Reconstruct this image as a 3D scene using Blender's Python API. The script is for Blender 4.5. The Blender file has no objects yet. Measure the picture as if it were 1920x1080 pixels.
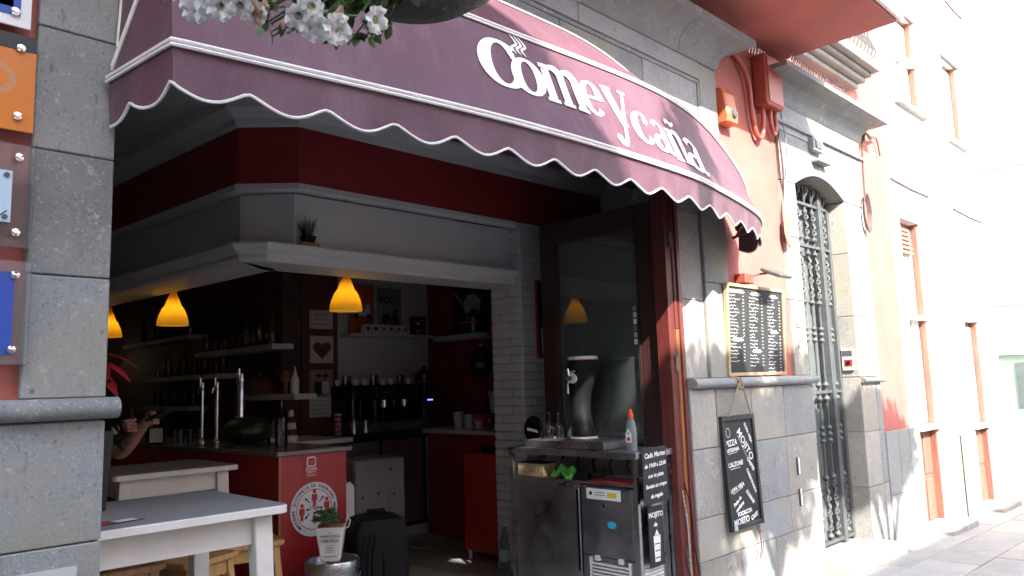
import bpy, bmesh, math, random
from mathutils import Vector, Matrix, Euler
random.seed(7)
S = bpy.context.scene
R = math.radians

# ------------------------------------------------------------------ camera
cam_d = bpy.data.cameras.new('camera'); cam = bpy.data.objects.new('camera', cam_d)
S.collection.objects.link(cam); S.camera = cam
cam_d.sensor_width = 36.0; cam_d.lens = 36.0 * 1425.0 / 1920.0; cam_d.clip_start = 0.05; cam_d.clip_end = 400
rx = Vector((0.7118, -0.7017, -0.0313)).normalized()
fw = Vector((0.6995, 0.7036, 0.1260)).normalized()
up = rx.cross(fw).normalized(); rx = fw.cross(up).normalized()
cm = Matrix((rx, up, -fw)).transposed().to_4x4(); cm.translation = (0, -2.7, 1.5)
cam.matrix_world = cm

# ------------------------------------------------------------------ light
SUN = Vector((-0.45, -1.0, 0.80)).normalized()
w = bpy.data.worlds.new('World'); S.world = w; w.use_nodes = True
nt = w.node_tree; bgn = nt.nodes['Background']
sky = nt.nodes.new('ShaderNodeTexSky'); sky.sky_type = 'NISHITA'; sky.sun_disc = False
sky.sun_elevation = math.asin(SUN.z); sky.sun_rotation = math.atan2(SUN.x, SUN.y)
sky.air_density = 1.0; sky.dust_density = 2.0
nt.links.new(sky.outputs[0], bgn.inputs[0]); bgn.inputs[1].default_value = 0.15
sl = bpy.data.lights.new('sun', 'SUN'); sl.energy = 2.8; sl.angle = R(0.5); sl.color = (1.0, 0.94, 0.86)
so = bpy.data.objects.new('sun', sl); S.collection.objects.link(so)
so.rotation_euler = (-SUN).to_track_quat('-Z', 'Y').to_euler(); so.location = SUN * 30
S.view_settings.view_transform = 'Standard'; S.view_settings.look = 'None'
S.view_settings.exposure = 2.75; S.view_settings.gamma = 1.0; S.view_settings.use_curve_mapping = False

# ------------------------------------------------------------------ materials
def nodes(name):
    m = bpy.data.materials.new(name); m.use_nodes = True
    return m, m.node_tree, m.node_tree.nodes['Principled BSDF']
def mixcol(t, fac, a, b, mode='MIX'):
    n = t.nodes.new('ShaderNodeMix'); n.data_type = 'RGBA'; n.blend_type = mode
    if hasattr(fac, 'links'): t.links.new(fac, n.inputs[0])
    else: n.inputs[0].default_value = fac
    for i, v in ((6, a), (7, b)):
        if hasattr(v, 'links'): t.links.new(v, n.inputs[i])
        else: n.inputs[i].default_value = (*v, 1)
    return n.outputs[2]
def ramp(t, fac, p0, p1):
    n = t.nodes.new('ShaderNodeMapRange'); n.clamp = True
    t.links.new(fac, n.inputs[0]); n.inputs[1].default_value = p0; n.inputs[2].default_value = p1
    return n.outputs[0]
OFFSET = None
def noise(t, scale, detail=4, rough=.55, stretch=None):
    tc = t.nodes.new('ShaderNodeTexCoord'); n = t.nodes.new('ShaderNodeTexNoise')
    n.inputs['Scale'].default_value = scale; n.inputs['Detail'].default_value = detail; n.inputs['Roughness'].default_value = rough
    if stretch:
        mp = t.nodes.new('ShaderNodeMapping'); mp.inputs['Scale'].default_value = stretch
        t.links.new(OFFSET or tc.outputs['Object'], mp.inputs[0]); t.links.new(mp.outputs[0], n.inputs['Vector'])
    else: t.links.new(OFFSET or tc.outputs['Object'], n.inputs['Vector'])
    return n.outputs['Fac']
def bumpy(t, p, h, strength, dist):
    b = t.nodes.new('ShaderNodeBump'); b.inputs['Strength'].default_value = strength; b.inputs['Distance'].default_value = dist
    t.links.new(h, b.inputs['Height']); t.links.new(b.outputs[0], p.inputs['Normal'])
def sc(c, k): return tuple(min(1, v * k) for v in c)
def mat(name, col, rough=.6, metal=0, var=.2, scale=5, bump=0, bscale=80, dark=None, stretch=None, rvar=0):
    m, t, p = nodes(name)
    f = noise(t, scale, 5, .6, stretch)
    c = mixcol(t, ramp(t, f, .3, .7), sc(col, 1 - var), sc(col, 1 + var))
    if dark:
        f2 = noise(t, scale * 3.3, 6, .7)
        c = mixcol(t, ramp(t, f2, dark[1], dark[1] + .12), c, dark[0])
    t.links.new(c, p.inputs['Base Color'])
    p.inputs['Roughness'].default_value = rough; p.inputs['Metallic'].default_value = metal
    if rvar:
        mr = t.nodes.new('ShaderNodeMapRange'); t.links.new(f, mr.inputs[0]); mr.inputs[1].default_value = .3; mr.inputs[2].default_value = .7
        mr.inputs[3].default_value = max(.03, rough - rvar); mr.inputs[4].default_value = min(1, rough + rvar)
        t.links.new(mr.outputs[0], p.inputs['Roughness'])
    if bump: bumpy(t, p, noise(t, bscale, 4, .6, stretch), bump, .01)
    return m
def stone_mat(name, a, b, speck=.5):
    m, t, p = nodes(name)
    oi = t.nodes.new('ShaderNodeObjectInfo')
    global OFFSET
    mo = t.nodes.new('ShaderNodeVectorMath'); mo.operation = 'MULTIPLY_ADD'; cmb = t.nodes.new('ShaderNodeCombineXYZ'); tco = t.nodes.new('ShaderNodeTexCoord')
    for i_ in range(3): t.links.new(oi.outputs['Random'], cmb.inputs[i_])
    t.links.new(cmb.outputs[0], mo.inputs[0]); mo.inputs[1].default_value = (17, 23, 31); t.links.new(tco.outputs['Object'], mo.inputs[2]); OFFSET = mo.outputs[0]
    c = mixcol(t, ramp(t, noise(t, 3.2, 6, .65), .3, .7), a, b)
    hs = t.nodes.new('ShaderNodeHueSaturation'); mr = t.nodes.new('ShaderNodeMapRange')
    t.links.new(oi.outputs['Random'], mr.inputs[0]); mr.inputs[3].default_value = .76; mr.inputs[4].default_value = 1.18
    t.links.new(mr.outputs[0], hs.inputs['Value']); t.links.new(c, hs.inputs['Color']); c = hs.outputs[0]
    fine = noise(t, 95, 3, .7)
    c = mixcol(t, ramp(t, fine, .60, .72), c, sc(b, 1.55))
    c = mixcol(t, ramp(t, fine, .40, .30), c, sc(a, .45))
    tool = noise(t, 40, 3, .6, (1, 1, .25))
    c = mixcol(t, ramp(t, tool, .62, .75), c, sc(a, .7))
    blot = noise(t, 11, 6, .75)
    c = mixcol(t, ramp(t, blot, .60, .70), c, sc((.42, .38, .33), b[1] / .30))
    big = noise(t, 1.6, 3, .6)
    c = mixcol(t, ramp(t, big, .50, .72), c, sc((.27, .255, .20), b[1] / .30))
    chip = noise(t, 26, 2, .5)
    c = mixcol(t, ramp(t, chip, .70, .80), c, sc((.42, .41, .385), b[1] / .30))
    c = mixcol(t, ramp(t, chip, .29, .22), c, sc(a, .55))
    t.links.new(c, p.inputs['Base Color']); p.inputs['Roughness'].default_value = .85
    v = t.nodes.new('ShaderNodeMath'); v.operation = 'ADD'
    t.links.new(fine, v.inputs[0]); t.links.new(tool, v.inputs[1])
    bumpy(t, p, v.outputs[0], .45, .006); OFFSET = None
    return m
MT = {}
MT['stone'] = stone_mat('basalt', (.215, .23, .235), (.30, .31, .305))
MT['stone_warm'] = stone_mat('warm_basalt', (.25, .245, .225), (.36, .345, .315))
MT['coral'] = mat('coral_plaster', (.41, .128, .102), .85, 0, .13, 2.2, .25, 60, rvar=.05)
MT['coral2'] = mat('pale_coral_plaster', (.62, .30, .22), .85, 0, .1, 2.2, .2, 60)
MT['coral_box'] = mat('coral_paint', (.36, .075, .05), .45, 0, .08, 5, dark=((.5, .42, .38), .70))
MT['siren'] = mat('orange_plastic', (.52, .13, .045), .4, 0, .05, 5)
MT['white'] = mat('white_paint', (.56, .56, .55), .6, 0, .06, 3, .12, 70)
MT['cream'] = mat('cream_plaster', (.85, .835, .80), .85, 0, .05, 2, .15, 60)
MT['offwhite'] = mat('white_plaster', (.82, .81, .78), .85, 0, .05, 2, .15, 60)
MT['palegreen'] = mat('pale_green_paint', (.42, .55, .42), .7, 0, .05, 2)
MT['redwall'] = mat('red_paint', (.26, .016, .02), .55, 0, .12, 3, .1, 60)
MT['redlam'] = mat('red_laminate', (.40, .022, .022), .35, 0, .08, 3, rvar=.06, dark=((.25, .02, .02), .66))
MT['granite'] = mat('granite', (.22, .19, .17), .22, 0, .5, 120, dark=((.05, .045, .04), .5))
MT['floor'] = mat('floor_tile', (.33, .33, .31), .35, 0, .12, 5, .06, 40, rvar=.1)
MT['brown'] = mat('brown_panel', (.11, .035, .02), .55, 0, .25, 6, .15, 40, stretch=(1, 1, 4))
MT['darkwall'] = mat('dark_brick_paint', (.075, .036, .03), .7, 0, .3, 6, .3, 40)
MT['ceil'] = mat('ceiling_paint', (.42, .42, .41), .8, 0, .04, 2)
MT['wood'] = mat('red_brown_wood', (.115, .022, .017), .42, 0, .3, 7, .25, 60, stretch=(8, 8, .6), dark=((.30, .10, .06), .74))
MT['wood_dark'] = mat('dark_varnished_wood', (.040, .016, .015), .38, 0, .3, 7, .2, 60, stretch=(8, 8, .6))
MT['wood_orange'] = mat('worn_orange_wood', (.30, .10, .03), .6, 0, .3, 8, .5, 50, stretch=(6, 6, .7), dark=((.70, .60, .50), .67))
MT['doorwood'] = mat('orange_brown_wood', (.28, .12, .085), .5, 0, .25, 6, .2, 50, stretch=(6, 6, .7))
MT['pine'] = mat('pine_wood', (.50, .29, .11), .5, 0, .2, 5, .1, 60, stretch=(7, 7, .8))
MT['whitewood'] = mat('white_painted_wood', (.70, .665, .60), .38, 0, .08, 6, .1, 40, rvar=.08, dark=((.55, .49, .41), .70))
MT['steel'] = mat('stainless_steel', (.45, .46, .47), .28, 1, .12, 5, rvar=.1)
MT['steel_dark'] = mat('dark_steel_door', (.40, .41, .43), .34, 1, .25, 4, .015, 40, rvar=.12)
MT['chrome'] = mat('chrome', (.75, .76, .78), .08, 1, .03, 4)
MT['iron'] = mat('grey_painted_iron', (.075, .082, .084), .5, 0, .2, 12, .2, 80)
MT['door_grey'] = mat('grey_green_door', (.115, .135, .13), .5, 0, .15, 6)
MT['black'] = mat('black_plastic', (.006, .006, .007), .7, 0, .2, 8, .1, 200, rvar=.1)
MT['black_gloss'] = mat('black_gloss', (.008, .008, .009), .12, 0, .1, 5)
MT['satin_black'] = mat('satin_black', (.008, .008, .009), .5, 0, .1, 5)
MT['satin_black'].node_tree.nodes['Principled BSDF'].inputs['Specular IOR Level'].default_value = .2
MT['black_wood'] = mat('black_wood', (.012, .011, .011), .5, 0, .3, 9, .2, 60)
MT['chalk'] = mat('chalkboard', (.022, .024, .025), .75, 0, .35, 4)
MT['chalkline'] = mat('chalk_line', (.80, .79, .76), .9, 0, .1, 40)
MT['whiteprint'] = mat('white_print', (.78, .78, .77), .5, 0, .02, 4)
MT['letter'] = mat('white_letter_paint', (.80, .79, .77), .7, 0, .05, 7, .15, 200)
MT['redprint'] = mat('red_print', (.42, .025, .025), .5, 0, .03, 4)
MT['blackprint'] = mat('black_print', (.02, .02, .022), .5, 0, .05, 4)
MT['piping'] = mat('white_piping', (.74, .72, .68), .6, 0, .08, 12)
MT['yellowtag'] = mat('yellow_print', (.75, .55, .03), .5, 0, .03, 4)
MT['cyan'] = mat('cyan_print', (.03, .42, .62), .5, 0, .03, 4)
MT['blue'] = mat('blue_print', (.02, .07, .36), .4, 0, .03, 4)
MT['skyblue'] = mat('pale_blue_print', (.42, .58, .70), .4, 0, .1, 4)
MT['teal'] = mat('teal_print', (.02, .24, .30), .4, 0, .03, 4)
MT['orange'] = mat('orange_acrylic', (.62, .20, .035), .15, 0, .08, 3)
MT['tan'] = mat('tan_print', (.52, .25, .10), .2, 0, .05, 3)
MT['greytop'] = mat('grey_blue_laminate', (.26, .275, .29), .33, 0, .12, 6, .05, 40, rvar=.05)
MT['bodyskin'] = mat('skin', (.30, .15, .095), .55, 0, .08, 12)
MT['shirt'] = mat('dark_shirt', (.03, .032, .04), .85, 0, .2, 12, .3, 90)
MT['trousers'] = mat('dark_trousers', (.02, .024, .035), .85, 0, .2, 12, .3, 90)
MT['hair'] = mat('dark_hair', (.015, .01, .008), .6, 0, .3, 40)
MT['greywhite'] = mat('grey_white_board', (.24, .24, .245), .5, 0, .08, 5)
MT['paper'] = mat('white_paper', (.50, .50, .48), .7, 0, .05, 5)
MT['poster_orange'] = mat('orange_poster', (.42, .09, .025), .5, 0, .1, 6)
MT['poster_grey'] = mat('grey_poster', (.22, .22, .21), .5, 0, .2, 6)
MT['poster_black'] = mat('black_poster', (.02, .02, .022), .35, 0, .3, 6)
MT['skin'] = mat('warm_print', (.32, .18, .12), .5, 0, .2, 20)
MT['kraft'] = mat('kraft_paper', (.40, .19, .09), .75, 0, .15, 9, .2, 50)
MT['boxwood'] = mat('pale_box_wood', (.43, .31, .17), .6, 0, .15, 8, .1, 50, stretch=(.6, 8, 8))
MT['greencloth'] = mat('green_cloth', (.14, .52, .08), .85, 0, .15, 9, .4, 120)
MT['redcloth'] = mat('red_mat', (.42, .03, .03), .6, 0, .1, 5)
MT['orangecap'] = mat('orange_cap', (.75, .07, .015), .35, 0, .03, 4)
MT['melon'] = mat('melon_skin', (.009, .024, .007), .45, 0, .55, 9, 0, 60, stretch=(1, 1, .15))
MT['leaf'] = mat('green_leaf', (.065, .115, .03), .5, 0, .45, 14)
MT['leaf_dark'] = mat('dark_leaf', (.02, .055, .022), .45, 0, .35, 9)
MT['leaf_succ'] = mat('succulent_leaf', (.075, .125, .05), .42, 0, .5, 25)
MT['bract'] = mat('red_bract', (.24, .012, .02), .55, 0, .3, 12)
MT['petal'] = mat('white_petal', (.78, .78, .74), .6, 0, .06, 14)
MT['petal_c'] = mat('flower_throat', (.55, .55, .18), .6, 0, .1, 14)
MT['dried'] = mat('dried_flower', (.36, .24, .15), .8, 0, .3, 20)
MT['bowl'] = mat('weathered_bowl', (.055, .06, .055), .55, 0, .55, 6, .5, 40, dark=((.16, .15, .12), .60))
MT['rope'] = mat('rope', (.34, .25, .15), .9, 0, .2, 60, .5, 200)
MT['cable'] = mat('cable', (.09, .05, .045), .6, 0, .2, 20)
MT['cable_grey'] = mat('grey_cable', (.20, .20, .20), .6, 0, .2, 20)
MT['pave'] = stone_mat('paving_stone', (.29, .285, .27), (.38, .37, .355))
MT['ground'] = mat('street_ground', (.16, .155, .145), .9, 0, .2, 3, .3, 40)
MT['tin'] = mat('printed_tin', (.62, .60, .56), .35, 0, .05, 5)
MT['ceramic'] = mat('ceramic', (.72, .71, .68), .2, 0, .04, 5)
MT['bottle_dark'] = mat('dark_bottle_glass', (.02, .025, .018), .08, 0, .3, 5)
MT['bottle_amber'] = mat('amber_bottle_glass', (.10, .035, .01), .08, 0, .3, 5)
MT['oppwall'] = mat('ochre_plaster', (.36, .31, .24), .85, 0, .08, 2, .15, 40)
MT['black'].node_tree.nodes['Principled BSDF'].inputs['Specular IOR Level'].default_value = .22
def fabric():
    m, t, p = nodes('awning_fabric')
    a, b = (.096, .037, .055), (.132, .064, .086)
    c = mixcol(t, ramp(t, noise(t, 1.7, 6, .62), .32, .7), a, b)
    st = noise(t, 5, 6, .72, (2.5, 2.5, .5))
    c = mixcol(t, ramp(t, st, .50, .80), c, (.165, .090, .110))
    dirt = noise(t, 13, 6, .75)
    c = mixcol(t, ramp(t, dirt, .66, .78), c, (.065, .024, .032))
    t.links.new(c, p.inputs['Base Color']); p.inputs['Roughness'].default_value = .55
    p.inputs['Specular IOR Level'].default_value = .45
    ad = t.nodes.new('ShaderNodeMath'); ad.operation = 'MULTIPLY_ADD'; ad.inputs[1].default_value = 6.0
    t.links.new(noise(t, 3.2, 3, .55, (1.4, 1.4, .7)), ad.inputs[0]); t.links.new(noise(t, 420, 2, .5), ad.inputs[2])
    bumpy(t, p, ad.outputs[0], .35, .006)
    return m
MT['fabric'] = fabric()
def glass(name, tint=(1, 1, 1), ior=1.5, rough=.02, absorb=0.0):
    m, t, p = nodes(name); out = t.nodes['Material Output']; t.nodes.remove(p)
    tr = t.nodes.new('ShaderNodeBsdfTransparent'); tr.inputs[0].default_value = (*tint, 1)
    gl = t.nodes.new('ShaderNodeBsdfGlossy'); gl.inputs['Roughness'].default_value = rough
    fr = t.nodes.new('ShaderNodeFresnel'); fr.inputs[0].default_value = ior
    mx = t.nodes.new('ShaderNodeMixShader'); t.links.new(fr.outputs[0], mx.inputs[0])
    t.links.new(tr.outputs[0], mx.inputs[1]); t.links.new(gl.outputs[0], mx.inputs[2])
    if absorb:
        df = t.nodes.new('ShaderNodeBsdfDiffuse'); df.inputs[0].default_value = (.5, .55, .55, 1)
        m2 = t.nodes.new('ShaderNodeMixShader'); m2.inputs[0].default_value = absorb
        t.links.new(mx.outputs[0], m2.inputs[1]); t.links.new(df.outputs[0], m2.inputs[2]); mx = m2
    t.links.new(mx.outputs[0], out.inputs[0]); return m
MT['pane'] = glass('window_glass', (.86, .90, .89), 2.0)
MT['pane_veiled'] = glass('veiled_window_glass', (.86, .90, .89), 2.0, .02, .07)  # grey diffuse veil mixed in to imitate light caught by the glass
MT['clear'] = glass('clear_glass', (.90, .93, .93), 1.6)
MT['acrylic'] = glass('clear_acrylic', (.93, .94, .95), 1.5, .03, .10)
MT['gel'] = glass('clear_soap', (.75, .86, .88), 1.45, .1, .35)
MT['bluewater'] = glass('blue_water', (.45, .70, .80), 1.45, .1, .3)
def shade():
    m, t, p = nodes('yellow_lamp_shade'); out = t.nodes['Material Output']
    p.inputs['Base Color'].default_value = (.76, .50, .07, 1); p.inputs['Roughness'].default_value = .4
    tl_ = t.nodes.new('ShaderNodeBsdfTranslucent'); tl_.inputs[0].default_value = (.95, .70, .14, 1)
    mx = t.nodes.new('ShaderNodeMixShader'); mx.inputs[0].default_value = .6
    t.links.new(p.outputs[0], mx.inputs[1]); t.links.new(tl_.outputs[0], mx.inputs[2]); t.links.new(mx.outputs[0], out.inputs[0])
    return m
MT['shade'] = shade()
def emit(name, c, s):
    m, t, p = nodes(name); p.inputs['Base Color'].default_value = (*c, 1)
    p.inputs['Emission Color'].default_value = (*c, 1); p.inputs['Emission Strength'].default_value = s; return m
MT['led'] = emit('blue_display', (.10, .18, 1.0), 1.2)
MT['tubelight'] = emit('strip_light', (1.0, .85, .5), 1.0)

# ------------------------------------------------------------------ builders
COL = S.collection
def tag(o, label=None, cat=None, group=None, kind=None):
    if label: o['label'] = label
    if cat: o['category'] = cat
    if group: o['group'] = group
    if kind: o['kind'] = kind
    return o
def thing(name, label, cat, loc=(0, 0, 0), rz=0, group=None):
    o = bpy.data.objects.new(name, None); COL.objects.link(o); o.empty_display_size = .05
    o.location = loc; o.rotation_euler = (0, 0, rz); return tag(o, label, cat, group)
def copy_tree(o, parent=None):
    c = o.copy(); COL.objects.link(c); c.parent = parent
    for ch in list(o.children): copy_tree(ch, c)
    return c
def link(name, me, parent=None, loc=None, rot=None):
    o = bpy.data.objects.new(name, me); COL.objects.link(o)
    if parent: o.parent = parent
    if loc is not None: o.location = loc
    if rot is not None: o.rotation_euler = rot
    return o
class G:
    def __init__(s, M=None): s.v = []; s.f = []; s.M = M or Matrix()
    def add(s, vs, fs):
        n = len(s.v); s.v += [tuple(s.M @ Vector(v)) for v in vs]; s.f += [tuple(i + n for i in f) for f in fs]; return s
    def box(s, x0, x1, y0, y1, z0, z1):
        return s.add([(x0, y0, z0), (x1, y0, z0), (x1, y1, z0), (x0, y1, z0), (x0, y0, z1), (x1, y0, z1), (x1, y1, z1), (x0, y1, z1)],
                     [(3, 2, 1, 0), (4, 5, 6, 7), (0, 1, 5, 4), (1, 2, 6, 5), (2, 3, 7, 6), (3, 0, 4, 7)])
    def frustum(s, a, b, z0, z1, off=(0, 0)):
        # a, b: half sizes (x, y) at the bottom and at the top
        ox, oy = off
        return s.add([(-a[0], -a[1], z0), (a[0], -a[1], z0), (a[0], a[1], z0), (-a[0], a[1], z0),
                      (ox - b[0], oy - b[1], z1), (ox + b[0], oy - b[1], z1), (ox + b[0], oy + b[1], z1), (ox - b[0], oy + b[1], z1)],
                     [(3, 2, 1, 0), (4, 5, 6, 7), (0, 1, 5, 4), (1, 2, 6, 5), (2, 3, 7, 6), (3, 0, 4, 7)])
    def lathe(s, prof, n=20, c=(0, 0, 0), axis='z', cap=True):
        vs = []; fs = []
        for r, z in prof:
            for i in range(n):
                a = 2 * math.pi * i / n; x, y = r * math.cos(a), r * math.sin(a)
                p = (x, y, z) if axis == 'z' else ((x, z, y) if axis == 'y' else (z, x, y))
                vs.append((p[0] + c[0], p[1] + c[1], p[2] + c[2]))
        for k in range(len(prof) - 1):
            for i in range(n):
                j = (i + 1) % n; fs.append((k * n + i, k * n + j, (k + 1) * n + j, (k + 1) * n + i))
        if cap: fs.append(tuple(range(n - 1, -1, -1))); fs.append(tuple((len(prof) - 1) * n + i for i in range(n)))
        return s.add(vs, fs)
    def tube(s, pts, r, n=8, cap=True):
        pts = [Vector(p) for p in pts]; vs = []; fs = []; prev = None
        for i, p in enumerate(pts):
            d = (pts[min(i + 1, len(pts) - 1)] - pts[max(i - 1, 0)])
            if d.length < 1e-9: d = Vector((0, 0, 1))
            d.normalize()
            if prev is None:
                u = d.orthogonal().normalized()
            else:
                u = (prev - d * prev.dot(d))
                u = u.normalized() if u.length > 1e-6 else d.orthogonal().normalized()
            prev = u; v = d.cross(u); rr = r[i] if isinstance(r, (list, tuple)) else r
            for k in range(n):
                a = 2 * math.pi * k / n; vs.append(p + (u * math.cos(a) + v * math.sin(a)) * rr)
        for i in range(len(pts) - 1):
            for k in range(n):
                j = (k + 1) % n; fs.append((i * n + k, i * n + j, (i + 1) * n + j, (i + 1) * n + k))
        if cap: fs.append(tuple(range(n - 1, -1, -1))); fs.append(tuple((len(pts) - 1) * n + k for k in range(n)))
        return s.add(vs, fs)
    def prism(s, poly, z0, z1):
        n = len(poly)
        return s.add([(x, y, z0) for x, y in poly] + [(x, y, z1) for x, y in poly],
                     [tuple(range(n - 1, -1, -1)), tuple(range(n, 2 * n))] + [(i, (i + 1) % n, n + (i + 1) % n, n + i) for i in range(n)])
    def prismY(s, poly, y0, y1):      # outline in (x, z), extruded along y
        n = len(poly)
        return s.add([(x, y0, z) for x, z in poly] + [(x, y1, z) for x, z in poly],
                     [tuple(range(n)), tuple(range(2 * n - 1, n - 1, -1))] + [(i, n + i, n + (i + 1) % n, (i + 1) % n) for i in range(n)])
    def prismX(s, poly, x0, x1):      # outline in (y, z), extruded along x
        n = len(poly)
        return s.add([(x0, y, z) for y, z in poly] + [(x1, y, z) for y, z in poly],
                     [tuple(range(n)), tuple(range(2 * n - 1, n - 1, -1))] + [(i, n + i, n + (i + 1) % n, (i + 1) % n) for i in range(n)])
    def sweep(s, path, prof):         # profile (offset to the right of the path, z) swept with mitres
        path = [Vector(p) for p in path]; n = len(prof); vs = []; fs = []
        for i, p in enumerate(path):
            ds = []
            if i > 0: ds.append((path[i] - path[i - 1]).normalized())
            if i < len(path) - 1: ds.append((path[i + 1] - path[i]).normalized())
            ns = [Vector((d.y, -d.x)) for d in ds]; m = sum(ns, Vector((0, 0))).normalized(); k = 1 / max(.3, m.dot(ns[0]))
            for o, z in prof: q = p + m * (o * k); vs.append((q.x, q.y, z))
        for i in range(len(path) - 1):
            for j in range(n):
                k = (j + 1) % n; fs.append((i * n + j, i * n + k, (i + 1) * n + k, (i + 1) * n + j))
        fs.append(tuple(range(n - 1, -1, -1))); fs.append(tuple((len(path) - 1) * n + j for j in range(n)))
        return s.add(vs, fs)
    def mesh(s, name, m, smooth=False, bevel=0):
        me = bpy.data.meshes.new(name); me.from_pydata(s.v, [], s.f); me.update()
        bm = bmesh.new(); bm.from_mesh(me)
        bmesh.ops.recalc_face_normals(bm, faces=bm.faces)
        if bevel:
            es = [e for e in bm.edges if len(e.link_faces) == 2 and e.calc_face_angle(0) > .5]
            bmesh.ops.bevel(bm, geom=es, offset=bevel, segments=1, affect='EDGES', clamp_overlap=True)
        bm.to_mesh(me); bm.free()
        if smooth:
            me.polygons.foreach_set('use_smooth', [True] * len(me.polygons))
            try: me.set_sharp_from_angle(angle=R(38))
            except Exception: pass
        me.materials.append(MT[m] if isinstance(m, str) else m); return me
    def obj(s, name, m, parent=None, smooth=False, bevel=0, loc=None, rot=None):
        return link(name, s.mesh(name, m, smooth, bevel), parent, loc, rot)
def B(*a): return G().box(*a)
def solo(o, label, cat, group=None, kind=None): return tag(o, label, cat, group, kind)
TEXTS = []
def text(body, size, parent, m, M, align='CENTER', bold=0, shear=0, name='lettering', sx=1.0):
    c = bpy.data.curves.new('t', 'FONT'); c.body = body; c.size = size; c.align_x = align; c.align_y = 'CENTER'
    c.offset = bold; c.shear = shear; c.resolution_u = 2; c.extrude = 0.0004
    o = bpy.data.objects.new('tmp_text', c); COL.objects.link(o)
    TEXTS.append((o, name, parent, m, M @ Matrix.Diagonal((sx, 1, 1, 1)))); return o
FRONT = Matrix(((1, 0, 0, 0), (0, 0, -1, 0), (0, 1, 0, 0), (0, 0, 0, 1)))       # text plane -> facing -Y
LEFT = Matrix(((0, 0, -1, 0), (-1, 0, 0, 0), (0, 1, 0, 0), (0, 0, 0, 1)))       # text plane -> facing -X
def atF(x, y, z, r=0): return Matrix.Translation((x, y, z)) @ FRONT @ Matrix.Rotation(r, 4, 'Z')
def atL(x, y, z, r=0): return Matrix.Translation((x, y, z)) @ LEFT @ Matrix.Rotation(r, 4, 'Z')
def finish_texts():
    bpy.context.view_layer.update(); dg = bpy.context.evaluated_depsgraph_get()
    for o, name, parent, m, M in TEXTS:
        me = bpy.data.meshes.new_from_object(o.evaluated_get(dg)); me.transform(M)
        me.materials.clear(); me.materials.append(MT[m]); link(name, me, parent)
    for o, *_ in TEXTS:
        c = o.data; bpy.data.objects.remove(o); bpy.data.curves.remove(c)
def cr(pts, n):                      # Catmull-Rom through points
    pts = [Vector(p) for p in pts]; P = [pts[0] * 2 - pts[1]] + pts + [pts[-1] * 2 - pts[-2]]; out = []
    for i in range(1, len(P) - 2):
        for k in range(n):
            t = k / n; a, b, c, d = P[i - 1], P[i], P[i + 1], P[i + 2]
            out.append(.5 * ((2 * b) + (c - a) * t + (2 * a - 5 * b + 4 * c - d) * t * t + (3 * b - a - 3 * c + d) * t ** 3))
    out.append(pts[-1]); return out
def resample(pts, n):
    L = [0]
    for a, b in zip(pts, pts[1:]): L.append(L[-1] + (b - a).length)
    out = []; j = 0
    for i in range(n + 1):
        t = L[-1] * i / n
        while j < len(pts) - 2 and L[j + 1] < t: j += 1
        k = (t - L[j]) / max(1e-9, L[j + 1] - L[j]); out.append(pts[j].lerp(pts[j + 1], min(1, k)))
    return out
def ribbon(pts, ws, f):              # flat 2-D stroke of varying width, f maps (x, y) to 3-D
    vs = []; fs = []
    for i, p in enumerate(pts):
        d = pts[min(i + 1, len(pts) - 1)] - pts[max(i - 1, 0)]; d.normalize(); nrm = Vector((-d.y, d.x)) * ws[i] * .5
        vs += [f(*(p + nrm)), f(*(p - nrm))]
    for i in range(len(pts) - 1): fs.append((2 * i, 2 * i + 1, 2 * i + 3, 2 * i + 2))
    return vs, fs
def zg(x): return .10 - .025 * x     # the street falls gently to the right


# ================================================================== SETTING
ground = G().add([(-80, -80, zg(-80)), (120, -80, zg(120)), (120, .3, zg(120)), (-80, .3, zg(-80))], [(0, 1, 2, 3)]).obj('ground', 'ground')
tag(ground, 'grey street ground running along the building fronts', kind='structure')
pav = G().add([(-6, -4.0, zg(-6) + .006), (18, -4.0, zg(18) + .006), (18, .02, zg(18) + .006), (-6, .02, zg(-6) + .006)], [(0, 1, 2, 3)]).obj('pavement', 'ground')
tag(pav, 'stone slab pavement in front of the houses', kind='structure')
for j in range(8):
    x = 2.6 + (j % 2) * .45
    while x < 16.5:
        wd = .9; y0 = -3.2 + j * .4
        gap = .003; a, b = x + gap, x + wd - gap; dz = random.uniform(0, .004)
        G().add([(a, y0 + gap, zg(a) - .02), (b, y0 + gap, zg(b) - .02), (b, y0 + .4 - gap, zg(b) - .02), (a, y0 + .4 - gap, zg(a) - .02),
                 (a, y0 + gap, zg(a) + .014 + dz), (b, y0 + gap, zg(b) + .014 + dz), (b, y0 + .4 - gap, zg(b) + .014 + dz), (a, y0 + .4 - gap, zg(a) + .014 + dz)],
                [(3, 2, 1, 0), (4, 5, 6, 7), (0, 1, 5, 4), (1, 2, 6, 5), (2, 3, 7, 6), (3, 0, 4, 7)]).obj('paving_slab', 'pave', pav, bevel=.003)
        x += wd

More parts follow.
